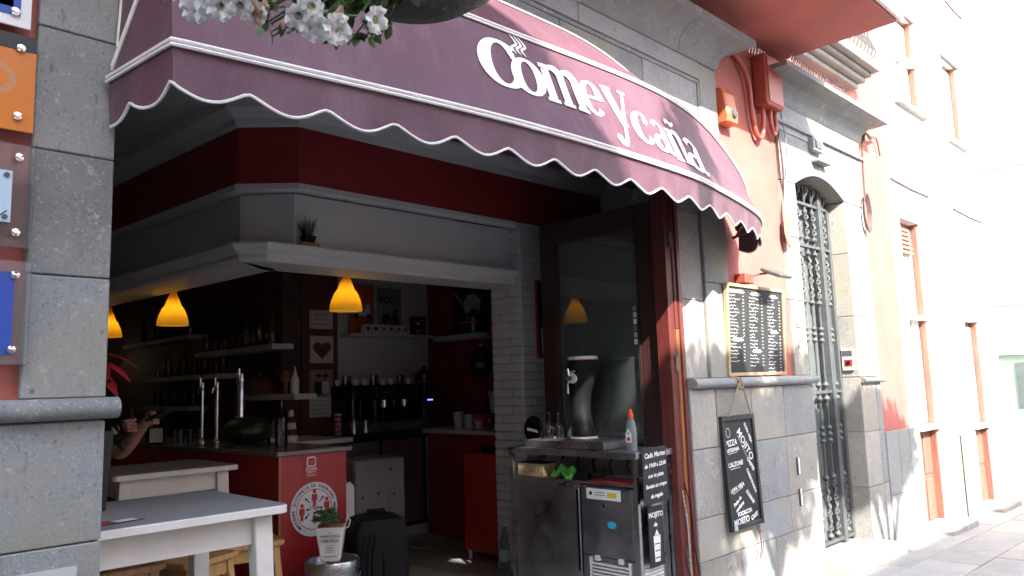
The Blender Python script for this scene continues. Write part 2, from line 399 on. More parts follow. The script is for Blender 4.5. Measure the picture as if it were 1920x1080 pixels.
# ------------------------------------------------------------------ cafe building: shell
cafe = thing('cafe_building', 'coral red old house with grey stone trim and an open cafe front', 'building')
wall = G()
wall.box(-4, .78, .03, .35, -.3, 8.5).box(.78, 4.26, .03, .35, 3.16, 8.5).box(4.26, 6.025, .03, .35, -.3, 8.5)
wall.box(7.065, 8.3, .03, .35, -.3, 8.5).box(6.025, 7.065, .03, .35, 3.40, 8.5)
wall.obj('facade_wall', 'coral', cafe)
B(.5, 4.5, .06, .34, 2.82, 3.149).obj('shutter_box', 'wood_dark', cafe)
B(-4.0, 8.3, .35, 6.5, 8.5, 8.6).obj('roof', 'stone', cafe)
B(-4.0, -3.9, .35, 6.5, -.3, 8.5).obj('side_wall', 'coral', cafe)
def block(x0, x1, z0, z1, y0=0.0, y1=.03, m='stone', g=.0022, side=0):
    return B(x0 + g, x1 - g, y0 + random.uniform(-.0015, .0015), y1, z0 + g, z1 - g).obj('stone_block', m, cafe, bevel=.004)
# left pier and dado
zs = [1.50, 1.888, 2.291, 2.70, 3.10, 3.15]
for a, b in zip(zs, zs[1:]):
    B(.57 + .001, .79 + .02, .0 + random.uniform(-.002, .002), .37, a + .002, b - .002).obj('stone_block', 'stone', cafe, bevel=.004)
zz = [-.2, .12, .58, 1.053, 1.43]
for a, b in zip(zz, zz[1:]):
    xs = [-1.9, -1.2, -.45, .25, .81] if b != 1.43 else [-1.9, -1.0, -.3, .81]
    for c, d in zip(xs, xs[1:]):
        B(c + .002, d - .002, -.012 + random.uniform(-.002, .002), .37 if d > .7 else .03, a + .002, b - .002).obj('stone_block', 'stone', cafe, bevel=.004)
def half_round(x0, x1, zc=1.467, r=.034, ends=(0, 0)):
    pr = [(.03, zc + r)] + [(-.02 - r * 1.25 * math.cos(t), zc + r * math.sin(t)) for t in [math.pi / 2 - i * math.pi / 8 for i in range(9)]] + [(.03, zc - r)]
    return G().prismX(pr, x0, x1).obj('stone_ledge', 'stone', cafe, smooth=True)
half_round(-1.9, .84)
half_round(4.26, 6.07)
half_round(7.055, 7.55, 1.44, .025)
# right jamb: inner recessed strip and outer strip
for a, b in zip([1.5, 2.02, 2.62, 3.15], [2.02, 2.62, 3.15, 3.16]):
    if b - a > .05:
        B(4.242, 4.53, .022 + random.uniform(-.001, .001), .36, a + .002, b - .002).obj('stone_block', 'stone_warm', cafe, bevel=.004)
for a, b in zip([1.5, 2.15, 2.78], [2.15, 2.78, 3.15]):
    block(4.533, 4.85, a, b, 0, .03, 'stone')
for a, b, xs in [(1.05, 1.432, [4.242, 4.55, 5.02, 5.51, 6.04]), (.62, 1.05, [4.242, 4.55, 5.02, 5.51, 6.04]), (.36, .62, [4.242, 4.55, 5.02, 5.51, 6.04]), (-.2, .36, [4.242, 4.75, 5.25, 6.04])]:
    for c, d in zip(xs, xs[1:]):
        B(c + .002, d - .002, -.014 + random.uniform(-.003, .003), .36 if c < 4.3 else (.30 if d > 6 else .03), a + .002, b - .002).obj('stone_block', random.choice(['stone', 'stone_warm']) if c > 4.6 else 'stone_warm', cafe, bevel=.004)
# meter box slits in the dado
for z0, z1 in ((.76, .88), (.53, .65)):
    B(5.655, 5.685, -.024, -.016, z0, z1).obj('meter_slot', 'whiteprint', cafe)
    B(5.645, 5.656, -.026, -.016, z0 - .004, z1 + .004).obj('slot_rim', 'iron', cafe)
# lintel stones + frame + cornice
xs = [.57, 1.35, 2.25, 3.15, 3.95, 4.62]
for c, d in zip(xs, xs[1:]): block(c, d, 3.16, 3.60, .012, .034)
block(4.62, 4.85, 3.16, 3.73, 0, .034)
block(.35, .57, 3.16, 3.73, 0, .034)
for c, d in zip([.57, 1.9, 3.3], [1.9, 3.3, 4.62]): block(c, d, 3.602, 3.73, -.008, .034)
B(.57, 4.62, .004, .02, 3.575, 3.60).obj('stone_fillet', 'stone', cafe)
B(4.595, 4.62, .002, .02, 3.16, 3.575).obj('stone_fillet', 'stone', cafe)
prof = [(0, 3.735)] + [(.02 + .19 * (1 - math.cos(t)), 3.76 + .15 * math.sin(t)) for t in [i * math.pi / 2 / 8 for i in range(9)]] + [(.225, 3.915), (.225, 3.955), (0, 3.975)]
xs = [.25, 1.25, 2.3, 3.35, 4.35]
for c, d in zip(xs, xs[1:]): G().sweep([(c + .002, .0), (d - .002, .0)], prof).obj('cornice_stone', 'stone', cafe, smooth=True)
G().sweep([(4.352, .0), (4.85, .0), (4.85, .034)], prof).obj('cornice_stone', 'stone', cafe, smooth=True)
def spikes(x0, x1, y, z, parent=cafe, step=.045, h=.11):
    g = G(); x = x0
    g.box(x0, x1, y - .008, y + .008, z, z + .004)
    while x < x1:
        for s in (-1, 0, 1):
            g.tube([(x, y, z), (x + random.uniform(-.01, .01), y + s * .035, z + h + random.uniform(-.008, .008))], .0016, 4)
        x += step
    o = g.obj('bird_spikes', 'chrome', parent); o['kind'] = 'stuff'; return o
spikes(2.9, 5.04, -.15, 3.975); spikes(5.38, 5.62, .0, 4.0, h=.1)
spikes(5.82, 7.5, -.12, 3.975)
# balcony over the cafe
bal = B(-2.5, 5.99, -.91, .03, 4.14, 4.28).obj('balcony_slab', 'coral', cafe, bevel=.006)
B(-2.5, 6.03, -.95, -.912, 4.16, 4.34).obj('edge_moulding', 'offwhite', bal, bevel=.008)
B(5.992, 6.03, -.912, .03, 4.16, 4.34).obj('edge_moulding', 'offwhite', bal, bevel=.008)
B(-2.5, 6.03, -.95, -.90, 5.25, 5.30).obj('hand_rail', 'iron', bal)
for i in range(60):
    x = -2.4 + i * .14
    B(x, x + .016, -.93, -.914, 4.341, 5.25).obj('railing_bar', 'iron', bal)
B(5.985, 6.0, -.92, .03, 5.25, 5.30).obj('hand_rail', 'iron', bal)
for i in range(6): B(5.985, 6.0, -.80 + i * .14, -.785 + i * .14, 4.341, 5.25).obj('railing_bar', 'iron', bal)
# small stone balcony over the entrance
b2 = G()
for k, (p, z0, z1) in enumerate([(.10, 4.26, 4.31), (.16, 4.312, 4.36), (.21, 4.362, 4.40), (.28, 4.402, 4.50)]): b2.box(6.2, 7.42 + p * .6, .03 - p, .03, z0, z1)
b2 = b2.obj('stone_balcony', 'stone_warm', cafe, bevel=.008)
for i in range(16):
    x = 6.25 + i * .085
    G().tube([(x, -.2, 4.50), (x + .02, -.24, 4.60), (x - .015, -.19, 4.75), (x, -.2, 5.3)], .009, 6).obj('railing_bar', 'iron', b2)
B(6.22, 7.55, -.215, -.185, 5.3, 5.34).obj('hand_rail', 'iron', b2)
B(6.4, 7.3, .0, .028, 4.55, 6.6).obj('balcony_window', 'offwhite', cafe)
# entrance: stone surround with a segmental arch
for a, b in zip([1.5, 2.1, 2.62], [2.1, 2.62, 3.08]):
    B(5.79, 6.038, random.uniform(-.002, .002), .30, a + .002, b - .002).obj('stone_block', 'stone_warm', cafe, bevel=.004)
for a, b in zip([-.2, .5, .98, 1.47, 2.02, 2.6], [.5, .98, 1.468, 2.02, 2.6, 3.08]):
    B(7.052, 7.40 if a < 1.4 else 7.53, random.uniform(-.002, .002), .30, a + .002, b - .002).obj('stone_block', 'stone_warm', cafe, bevel=.004)
    if a < 1.4: B(7.404, 7.53, random.uniform(-.002, .002), .03, a + .002, b - .002).obj('stone_block', 'stone', cafe, bevel=.004)
arc = [(6.04 + 1.01 * i / 12, 3.085 + .225 * math.sin(math.pi * (.12 + .76 * i / 12)) - .225 * math.sin(math.pi * .12)) for i in range(13)]
cut = 6
G().prismY(arc[:cut + 1] + [(arc[cut][0], 3.5), (5.79, 3.5), (5.79, 3.085)], .001, .30).obj('arch_stone', 'stone', cafe)
G().prismY(arc[cut:] + [(7.53, 3.085), (7.53, 3.5), (arc[cut][0] + .002, 3.5)], 0, .30).obj('arch_stone', 'stone_warm', cafe)
block(5.79, 6.7, 3.502, 3.735, -.004, .034); block(6.7, 7.53, 3.502, 3.735, -.004, .034)
B(5.75, 7.57, -.03, .02, 3.56, 3.585).obj('stone_fillet', 'stone', cafe)
G().sweep([(5.79, .034), (5.79, .0), (7.53, .0), (7.53, .034)], prof).obj('cornice_stone', 'stone', cafe, smooth=True)
kb = B(6.36, 6.56, -.05, .0, 3.43, 3.55).obj('stone_emblem', 'stone', cafe, bevel=.006)
B(6.40, 6.52, -.056, -.049, 3.455, 3.525).obj('emblem_plate', 'iron', kb)
B(6.40, 6.66, -.07, .0, 3.335, 3.36).obj('stone_shelf', 'stone', cafe, bevel=.004)
B(5.97, 7.14, -.24, .3, -.2, .05).obj('entrance_step', 'stone_warm', cafe, bevel=.01)
# entrance door and iron grille
dr = B(6.04, 7.05, .27, .30, .05, 3.3).obj('entrance_door', 'door_grey', cafe)
for a, b in ((.15, 1.2), (1.35, 2.5)):
    for c, d in ((6.12, 6.5), (6.6, 6.98)): B(c, d, .258, .272, a, b).obj('door_panel', 'door_grey', dr, bevel=.006)
for z in (2.62, 2.95): B(6.1, 6.2, .256, .262, z, z + .1).obj('door_pane', 'skyblue', dr)
gr = G()
gr.box(6.045, 6.085, .15, .19, .06, 3.12).box(7.005, 7.045, .15, .19, .06, 3.12)
for z in (.08, 1.335, 2.62, 3.00): gr.box(6.085, 7.005, .152, .188, z, z + .028)
gr = gr.obj('entrance_grille', 'iron', cafe, bevel=.003)
B(6.80, 6.865, .14, .20, .06, 3.20).obj('meeting_stile', 'iron', gr, bevel=.003)
def bar_prof(ztop):
    p = [(.010, .11)]
    def knob(z, r, h): p.extend([(.010, z - h), (r * .8, z - h * .5), (r, z), (r * .8, z + h * .5), (.010, z + h)])
    knob(.14, .032, .03); knob(.62, .03, .03)
    for z in (.93, .985, 1.04): knob(z, .027, .026)
    for z in (1.29, 1.41): knob(z, .030, .03)
    for z in (1.80, 1.85, 1.90): knob(z, .026, .024)
    knob(2.13, .032, .028); knob(2.57, .028, .025); knob(2.70, .034, .03); knob(2.95, .024, .03)
    p.append((.010, ztop)); return p
gbar = G().lathe(bar_prof(3.04), 8).mesh('bar', 'iron', True)
orns = []
for z0, z1 in ((.17, .60), (2.16, 2.54), (2.73, 2.93)):
    n = int((z1 - z0) / .055); orn = G()
    for k in range(n):
        z = z0 + (z1 - z0) * (k + .5) / n; s_ = 1 if k % 2 else -1
        orn.tube([(0, 0, z - .03), (.026 * s_, -.006, z - .012), (.030 * s_, -.008, z + .012), (.010 * s_, -.012, z + .022), (.004 * s_, -.008, z + .004)], [.007, .010, .009, .007, .004], 5)
        orn.tube([(0, 0, z - .02), (-.016 * s_, -.018, z), (-.020 * s_, -.012, z + .02), (0, -.006, z + .03)], [.006, .009, .007, .004], 5)
    orns.append(orn.mesh('scroll_ornament', 'iron', True))
flo = G()
for k in range(7):
    a = k * math.pi * 2 / 7
    flo.tube([(0, 0, 3.04), (.012 * math.cos(a), .01 * math.sin(a), 3.09), (.042 * math.cos(a), .03 * math.sin(a), 3.13), (.05 * math.cos(a), .03 * math.sin(a), 3.165), (.025 * math.cos(a), .02 * math.sin(a), 3.16)], [.008, .010, .013, .011, .005], 5)
flom = flo.mesh('finial', 'iron', True)
for x in (6.12, 6.265, 6.41, 6.57, 6.715, 6.935):
    link('bar', gbar, gr, (x, .17, 0)); [link('scroll_ornament', om, gr, (x, .17, 0)) for om in orns]; link('finial', flom, gr, (x, .17, -.04 if x > 6.8 else 0))
# intercom on the reveal
ic = thing('intercom', 'white intercom panel on the stone reveal beside the iron grille', 'intercom', (7.05, .085, 1.63))
B(-.02, .0, -.055, .055, -.10, .10).obj('case', 'ceramic', ic, bevel=.005)
for k in range(7): B(-.023, -.019, -.045, .045, .03 + k * .008, .034 + k * .008).obj('speaker_slot', 'iron', ic)
B(-.024, -.019, -.04, .03, -.06, .0).obj('name_plate', 'redprint', ic)
G().lathe([(.018, -.03), (.018, -.02)], 16, (0, -.005, -.03), 'x').obj('camera_eye', 'black_gloss', ic)

# alarm siren, junction box, conduits
s = thing('alarm_siren', 'orange alarm siren box with round blue grey lamp beside the stone cornice', 'alarm', (4.955, .03, 3.34))
G().prismX([(0, 0), (-.09, 0), (-.10, .06), (-.075, .24), (-.04, .28), (0, .28)], -.075, .075).obj('case', 'siren', s, bevel=.012)
G().lathe([(.0, -.118), (.03, -.112), (.04, -.09)], 18, (.01, 0, .075), 'y').obj('flash_lamp', 'iron', s, True)
s = thing('junction_box', 'coral painted junction box with conduit loops under the balcony', 'junction box', (5.62, .03, 3.62))
B(-.14, .14, -.12, 0, 0, .42).obj('case', 'coral_box', s, bevel=.012)
B(-.12, .12, -.128, -.119, .02, .40).obj('cover', 'coral_box', s, bevel=.004)
G().tube(cr([(-.62, -.03, .36), (-.45, -.03, .33), (-.30, -.04, .18), (-.26, -.04, -.12), (-.2, -.04, -.26), (-.12, -.04, -.24), (-.08, -.04, -.1), (-.08, -.04, .02)], 8), .02, 10).obj('conduit', 'coral_box', s, True)
G().tube(cr([(.03, -.05, .02), (.03, -.05, -.12), (.07, -.05, -.19), (.11, -.05, -.12), (.11, -.05, .02)], 8), .018, 10).obj('conduit', 'coral_box', s, True)
G().tube(cr([(5.80, .02, 4.1), (5.79, .005, 3.7), (5.775, -.03, 3.2), (5.80, .0, 2.9), (5.76, .0, 2.55)], 8), .008, 6).obj('facade_cable', 'cable', None, True).__setitem__('label', 'thin dark cable running down beside the entrance stone')
bpy.data.objects['facade_cable']['category'] = 'cable'
o = G().tube(cr([(5.84, -.01, 3.72), (5.86, -.03, 3.45), (5.88, -.02, 3.2), (5.80, .0, 2.95), (5.77, .0, 2.6)], 8), .006, 6).obj('facade_cable', 'cable_grey', None, True)
solo(o, 'grey cable curving over the left stone of the entrance', 'cable')
g = G()
for k in range(4): g.tube(cr([(5.75 + .01 * k, -.02 - .008 * k, 2.75), (5.73 + .015 * k, -.03, 2.62), (5.78, -.03 - .006 * k, 2.52), (5.80 - .01 * k, -.02, 2.66)], 6), .007, 6)
solo(g.obj('cable_bundle', 'rope', None, True), 'small pale tangle of cable ends on the coral wall above the menu board', 'cable')
g = G()
for k in range(5): g.tube([(7.50 + (.055 + .008 * k) * math.cos(t), -.02 - .006 * k, 3.03 + (.15 + .01 * k) * math.sin(t)) for t in [i * math.pi / 10 for i in range(21)]], .006, 6)
g.tube(cr([(7.52, -.02, 3.19), (7.56, -.01, 3.45), (7.6, -.01, 3.72), (7.63, -.02, 3.85)], 6), .009, 6)
for k in range(3): g.tube(cr([(7.6, -.02, 3.72 + .02 * k), (7.66, -.03, 3.86), (7.8, -.02, 3.86 - .015 * k), (8.0, -.01, 3.88), (8.1, 0, 3.72)], 6), .008, 6)
solo(g.obj('cable_coil', 'cable', None, True), 'coiled brown cable hanging on the wall right of the entrance', 'cable')
for k, (x0, x1) in enumerate([(5.87, 5.95), (5.86, 5.97)]):
    o = B(x0, x1, -.006, -.002, 1.72 + k * .16, 1.76 + k * .16).obj('wall_sticker', 'poster_grey'); solo(o, ['small lower grey sticker on the stone left of the iron grille', 'small upper grey sticker on the stone left of the iron grille'][k], 'sticker')

# ------------------------------------------------------------------ white house further along
wh = thing('white_house', 'sunlit white house with tall wooden doors beyond the coral house', 'building')
wl = G().box(8.3, 8.45, .0, .35, -.5, 4.4).box(9.1, 10.4, .0, .35, -.5, 4.4).box(11.05, 11.85, .0, .35, -.5, 4.4)
wl.box(8.45, 9.1, 0, .35, 3.12, 4.4).box(10.4, 11.05, 0, .35, 2.1, 4.4)
wl.box(8.3, 8.75, 0, .35, 4.4, 9).box(9.6, 10.65, 0, .35, 4.4, 9).box(11.3, 11.85, 0, .35, 4.4, 9)
wl.box(8.75, 9.6, 0, .35, 4.4, 4.5).box(8.75, 9.6, 0, .35, 5.65, 9).box(10.65, 11.3, 0, .35, 4.4, 4.45).box(10.65, 11.3, 0, .35, 5.55, 9)
wl.obj('facade_wall', 'cream', wh)
B(11.75, 11.849, .351, 6, -.5, 8.899).obj('side_wall', 'cream', wh)
B(8.3, 11.85, .35, 6, 8.9, 9).obj('roof', 'stone', wh)
def casement(x0, x1, z0, z1, lower=None, trans=None):
    d = B(x0, x1, .09, .13, z0, z1).obj('window_door', 'doorwood', wh)
    B(x0 + .002, x0 + .05, .05, .089, z0, z1).obj('frame', 'doorwood', d); B(x1 - .05, x1 - .002, .02, .089, z0, z1).obj('frame', 'doorwood', d)
    if lower:
        for c, e in ((x0 + .08, (x0 + x1) / 2 - .02), ((x0 + x1) / 2 + .02, x1 - .08)):
            for k in range(2): B(c, e, .072, .089, z0 + .06 + k * (lower - z0) * .47, z0 + .02 + (k + 1) * (lower - z0) * .46).obj('door_panel', 'doorwood', d, bevel=.01)
        B(x0 - .03, x1 + .03, -.05, .088, lower, lower + .04).obj('sill', 'cream', d)
    zs_ = [lower + .04 if lower else z0 + .04] + ([trans] if trans else []) + [z1 - .04]
    for a, b in zip(zs_, zs_[1:]):
        for c, e in ((x0 + .08, (x0 + x1) / 2 - .02), ((x0 + x1) / 2 + .02, x1 - .08)): B(c, e, .078, .089, a + .04, b - .02).obj('pane', 'offwhite', d)
    if trans: B(x0, x1, -.01, .087, trans - .02, trans + .02).obj('transom', 'cream', d)
casement(8.45, 9.1, -.1, 3.12, .90, 2.07); casement(10.4, 11.05, -.16, 2.1, .80)
casement(8.75, 9.6, 4.5, 5.65, None, 5.1); casement(10.65, 11.3, 4.45, 5.55)
for k in range(6): B(8.55, 8.95, .05 - .004 * k, .077, 3.02 - k * .05, 3.05 - k * .05).obj('shutter_slat', 'doorwood', wh, rot=(R(0), 0, 0))
for (a, b) in ((7.53, 8.44), (9.11, 9.75), (9.75, 10.39)):
    top = .95 if a < 8 else .78
    n = 3 if a < 8 else 2
    for r_ in range(2):
        for k in range(n):
            x0 = a + (b - a) * k / n; x1 = a + (b - a) * (k + 1) / n
            z0 = -.35 + (top + .35) * .55 * r_; z1 = -.35 + (top + .35) * (.55 if r_ == 0 else 1)
            B(x0 + .002, x1 - .002, -.014 + random.uniform(-.003, .003), .028, z0 + .002, z1 - .002).obj('stone_block', 'stone' if a < 8 else 'stone_warm', wh if a > 8 else cafe, bevel=.004)
B(8.38, 9.2, -.26, .2, -.4, -.05).obj('door_step', 'stone_warm', wh, bevel=.01)
B(10.32, 11.15, -.24, .2, -.4, -.10).obj('door_step', 'stone_warm', wh, bevel=.01)
G().tube([(9.75, -.06, zg(9.75)), (9.75, -.06, 4.0), (9.75, -.06, 8.8)], .035, 10).obj('rain_pipe', 'offwhite', wh, True)
for z, a, b in ((3.5, 8.32, 9.55), (3.48, 10.45, 11.75), (6.45, 11.1, 11.85)): G().tube([(a, -.012, z + .02), ((a + b) / 2, -.012, z), (b, -.012, z + .005)], .011, 6).obj('facade_cable', 'cable', wh, True)
for a, b in ((8.75, 9.6), (10.65, 11.3)):
    zt = 5.65 if a < 9 else 5.55; zb = 4.5 if a < 9 else 4.45
    B(a - .06, b + .06, -.06, .05, zb - .06, zb).obj('window_sill', 'stone_warm', wh, bevel=.006); B(a - .08, b + .08, -.03, .02, zt, zt + .1).obj('window_hood', 'stone_warm', wh, bevel=.006)
for a, b, zt in ((8.45, 9.1, 3.12), (10.4, 11.05, 2.1)):
    B(a - .10, a - .002, -.015, .02, .96, zt + .1).obj('door_surround', 'cream', wh, bevel=.004); B(b + .002, b + .10, -.015, .02, .8, zt + .1).obj('door_surround', 'cream', wh, bevel=.004); B(a - .002, b + .002, -.015, .02, zt, zt + .1).obj('door_surround', 'cream', wh, bevel=.004)
g = G()
for k in range(16): 
    z = 1.62 + k * .02; g.box(9.86 + .02 * (k % 3), 9.86 + .12 + .03 * (k % 4), -.003, .0005, z, z + .009)
m_, t_, p_ = nodes('violet_spray'); p_.inputs['Base Color'].default_value = (.42, .22, .55, 1); MT['violet'] = m_
g.obj('graffiti', 'violet', wh)
# end building where the street turns
eh = thing('end_building', 'pale green fronted building closing the street end', 'building')
B(14, 20, -6, 4.5, -.6, 9).obj('facade_wall', 'offwhite', eh)
B(13.95, 13.999, -.9, 1.2, 4.7, 5.25).obj('fascia', 'palegreen', eh)
B(13.96, 13.999, -.8, 1.1, 2.5, 3.4).obj('shop_sign', 'palegreen', eh)
B(13.9, 13.999, -.9, 1.2, 1.72, 1.8).obj('lintel', 'offwhite', eh)
d = B(13.96, 13.999, -.75, 1.0, -.6, 1.72).obj('shop_door', 'palegreen', eh)
for k in range(3): B(13.94, 13.961, -.7 + k * .34, -.42 + k * .34, .9, 1.6).obj('pane', 'door_grey', d)
B(13.93, 13.96, -.74, -.70, -.3, 1.7).obj('frame', 'iron', d)
# houses on the other side of the street (behind the viewer)
oh = thing('opposite_house', 'tall ochre house on the far side of the street behind the viewer', 'building')
B(-14, -1.85, -14.5, -6.6, -.3, 10.5).obj('facade_wall', 'oppwall', oh)
B(-14, -1.8, -14.6, -6.5, 10.5, 10.75).obj('roof_cornice', 'stone_warm', oh)
for i in range(6):
    for k in range(3):
        x = -13.6 + i * 1.9; z = .2 + k * 3.3
        wn = B(x, x + 1.0, -6.64, -6.59, z + .4, z + 2.5).obj('window', 'doorwood', oh); B(x + .08, x + .92, -6.595, -6.58, z + .5, z + 2.4).obj('pane', 'pane', wn)
oh2 = thing('low_opposite_house', 'low white house on the far side of the street behind the viewer', 'building')
B(-.6, 26, -12, -7.4, -.6, 5.7).obj('facade_wall', 'cream', oh2)
for i in range(7):
    x = 3.4 + i * 2.4; wn = B(x, x + .9, -7.44, -7.39, .7, 2.7).obj('window', 'doorwood', oh2); B(x + .07, x + .83, -7.395, -7.38, .8, 2.6).obj('pane', 'pane', wn)

# unseen trees added on the far side to shade dado, floor and awning
def tree(label, x, y, zc, rr, n, seed):
    rnd = random.Random(seed); t = thing('added_shade_tree', label, 'tree', (x, y, zg(x)), 0, 'added shade trees behind the viewer')
    G().tube([(0, 0, 0), (.03, .02, 1.5), (-.02, 0, 3.2), (.02, .02, zc)], [.11, .09, .075, .03], 9).obj('trunk', 'kraft', t, True)
    for k in range(5):
        a = k * 1.26; G().tube([(0, 0, zc - 1.0), (rr[0] * .35 * math.cos(a), rr[1] * .35 * math.sin(a), zc - .35), (rr[0] * .7 * math.cos(a), rr[1] * .7 * math.sin(a), zc + .1)], [.04, .028, .01], 6).obj('limb', 'kraft', t, True)
    g = G(); cl = [(rnd.uniform(-.75, .75), rnd.uniform(-.7, .7), rnd.uniform(-.6, .6)) for _ in range(12)]
    for k in range(n):
        c = cl[k % 12]; u = Vector((rnd.gauss(0, 1), rnd.gauss(0, 1), rnd.gauss(0, 1))).normalized() * (rnd.random() ** .5) * .48
        p = Vector(((c[0] + u.x) * rr[0], (c[1] + u.y) * rr[1], zc + (c[2] + u.z) * rr[2])); d = Vector((rnd.gauss(0, 1), rnd.gauss(0, 1), rnd.gauss(0, 1))).normalized() * .055; e = d.orthogonal() * .55
        g.add([p - d, p + e, p + d, p - e], [(0, 1, 2, 3)])
    g.obj('crown', 'leaf', t)
tree('added shade tree with low crown behind the viewer, nearest the corner',   .75, -6.0, 5.92, (1.1, .75, .58), 5600, 1)
tree('added shade tree behind the viewer, second along the street', 2.55, -6.0, 5.80, (1.0, .7, .46), 4600, 2)
tree('added shade tree behind the viewer, third along the street', 4.7, -6.0, 5.55, (.95, .7, .42), 3600, 3)
tree('tall thin added shade tree behind the viewer', 1.35, -5.6, 6.95, (.25, .25, .38), 500, 4)

# ------------------------------------------------------------------ awning
aw = thing('awning', 'faded maroon scalloped cafe awning with white lettering above the open front', 'awning', (0, 0, 0))
NL, NF = 8, 120
def hoop(pts):
    p = [Vector(q) for q in pts]
    left = [p[0].lerp(p[1], i / NL) for i in range(NL)]
    return left + resample(cr(p[1:], 10), NF)
H1 = hoop([(.78, -.02, 2.56), (.83, -.44, 2.56), (2.1, -.60, 2.56), (3.27, -.62, 2.56), (3.85, -.55, 2.555), (4.5, -.41, 2.55), (4.85, -.27, 2.545), (4.99, -.13, 2.54), (5.0, -.02, 2.54)])
H2 = hoop([(.79, -.03, 2.60), (.85, -.37, 3.06), (2.1, -.42, 3.06), (3.2, -.43, 3.08), (3.8, -.36, 3.09), (4.25, -.30, 3.02), (4.62, -.27, 2.83), (4.88, -.17, 2.66), (4.99, -.02, 2.55)])
WT = hoop([(.80, -.03, 2.68), (.83, -.05, 3.46), (2.5, -.06, 3.46), (3.3, -.06, 3.45), (3.85, -.05, 3.34), (4.3, -.05, 3.17), (4.66, -.04, 2.94), (4.88, -.03, 2.70), (4.98, -.01, 2.56)])
def rows(A, Bc, n, sag):
    out = []
    for k in range(n + 1):
        t = k / n; row = []
        for i, (a, b) in enumerate(zip(A, Bc)):
            p = a.lerp(b, t); q = sag * 4 * t * (1 - t)
            wob = .006 * math.sin(i * .31 + t * 3) * math.sin(math.pi * t)
            p = p + Vector((0, q + wob, q * .5)); row.append(p)
        out.append(row)
    return out
RA = rows(H1, H2, 8, .012); RB = rows(H2, WT, 6, -.02)
def loft(rs, name, thick=.004):
    n = len(rs[0]); vs = [v for r in rs for v in r]
    fs = [(k * n + i, k * n + i + 1, (k + 1) * n + i + 1, (k + 1) * n + i) for k in range(len(rs) - 1) for i in range(n - 1)]
    m = len(vs); vs2 = [v + Vector((0, thick, -thick)) for v in vs]
    fs2 = [tuple(i + m for i in reversed(f)) for f in fs]
    me = bpy.data.meshes.new(name); me.from_pydata(vs + vs2, [], fs + fs2); me.update()
    me.polygons.foreach_set('use_smooth', [True] * len(me.polygons)); me.set_sharp_from_angle(angle=R(50)); me.materials.append(MT['fabric'])
    return link(name, me, aw)
loft(RA, 'front_panel'); loft(RB, 'top_panel')
# valance with soft scallops
L = [0]
for a, b in zip(H1, H1[1:]): L.append(L[-1] + (b - a).length)
fine = []; lens = []
for i in range(len(H1) - 1):
    for k in range(4): fine.append(H1[i].lerp(H1[i + 1], k / 4)); lens.append(L[i] + (L[i + 1] - L[i]) * k / 4)
fine.append(H1[-1]); lens.append(L[-1])
lens0 = L[NL]
def drop(s):
    ph = ((s - lens0 + .028) / .262) % 1.0
    return .100 + .054 * (math.sqrt(math.sin(math.pi * ph) ** 2 + .02))
def inward(i):
    d = (fine[min(i + 1, len(fine) - 1)] - fine[max(i - 1, 0)]).normalized(); return Vector((-d.y, d.x, 0))
vr = []
for k in range(5):
    t = k / 4; row = []
    for i, p in enumerate(fine):
        wv = .007 * math.sin(lens[i] * 24) * t * t
        row.append(p + Vector((0, 0, -.005 - drop(lens[i]) * t)) + inward(i) * (.010 * t + wv))
    vr.append(row)
loft(vr, 'valance', .003)
edge = vr[-1]
G().tube(edge[::2], .0055, 6).obj('scallop_binding', 'piping', aw, True)
def out(p, i, arr, k=.008):
    d = (arr[min(i + 1, len(arr) - 1)] - arr[max(i - 1, 0)]).normalized(); return p + Vector((d.y, -d.x, .15)) * k
for arr, rr, dz in ((H1, .0075, .007), (H1, .0065, -.008), (H2, .007, .006), (H2, .005, -.006), (WT, .006, 0)):
    G().tube([out(p, i, arr) + Vector((0, 0, dz)) for i, p in enumerate(arr)], rr, 6).obj('piping', 'piping', aw, True)
# seam at the corner and inner arms
for x0, y0, z0, x1, y1, z1 in ((.84, -.42, 2.55, .82, .0, 2.50), (4.9, -.2, 2.53, 4.95, 0, 2.50)): G().tube([(x0, y0, z0), (x1, y1, z1)], .012, 8).obj('frame_arm', 'iron', aw)
G().tube([p + Vector((0, .02, -.012)) for p in H1[NL + 2:]], .012, 8).obj('front_bar', 'iron', aw, True)
# lettering: strokes of varying width laid on the front panel
FA = H1[NL:]; arcL = L[-1] - L[NL]
def surf(s, v, lift):
    u = max(0, min(.9999, s / arcL)) * NF; i = int(u); fu = u - i
    kk = max(0, min(7.999, v * 8)); k = int(kk); fk = kk - k
    g = lambda a, b: RA[a][NL + b]
    p = g(k, i).lerp(g(k, i + 1), fu).lerp(g(k + 1, i).lerp(g(k + 1, i + 1), fu), fk)
    return tuple(p + Vector((-.15, -.9, .45)) * lift)
def E_(cx, cy, rx_, ry, a0, a1, n=28): return [Vector((cx + rx_ * math.cos(R(a0 + (a1 - a0) * i / n)), cy + ry * math.sin(R(a0 + (a1 - a0) * i / n)))) for i in range(n + 1)]
def wE(a0, a1, thin, thick, n=28): return [thin + (thick - thin) * abs(math.cos(R(a0 + (a1 - a0) * i / n))) ** 1.6 for i in range(n + 1)]
def line(*p): return [Vector(q) for q in p]
V, T = .30, .075
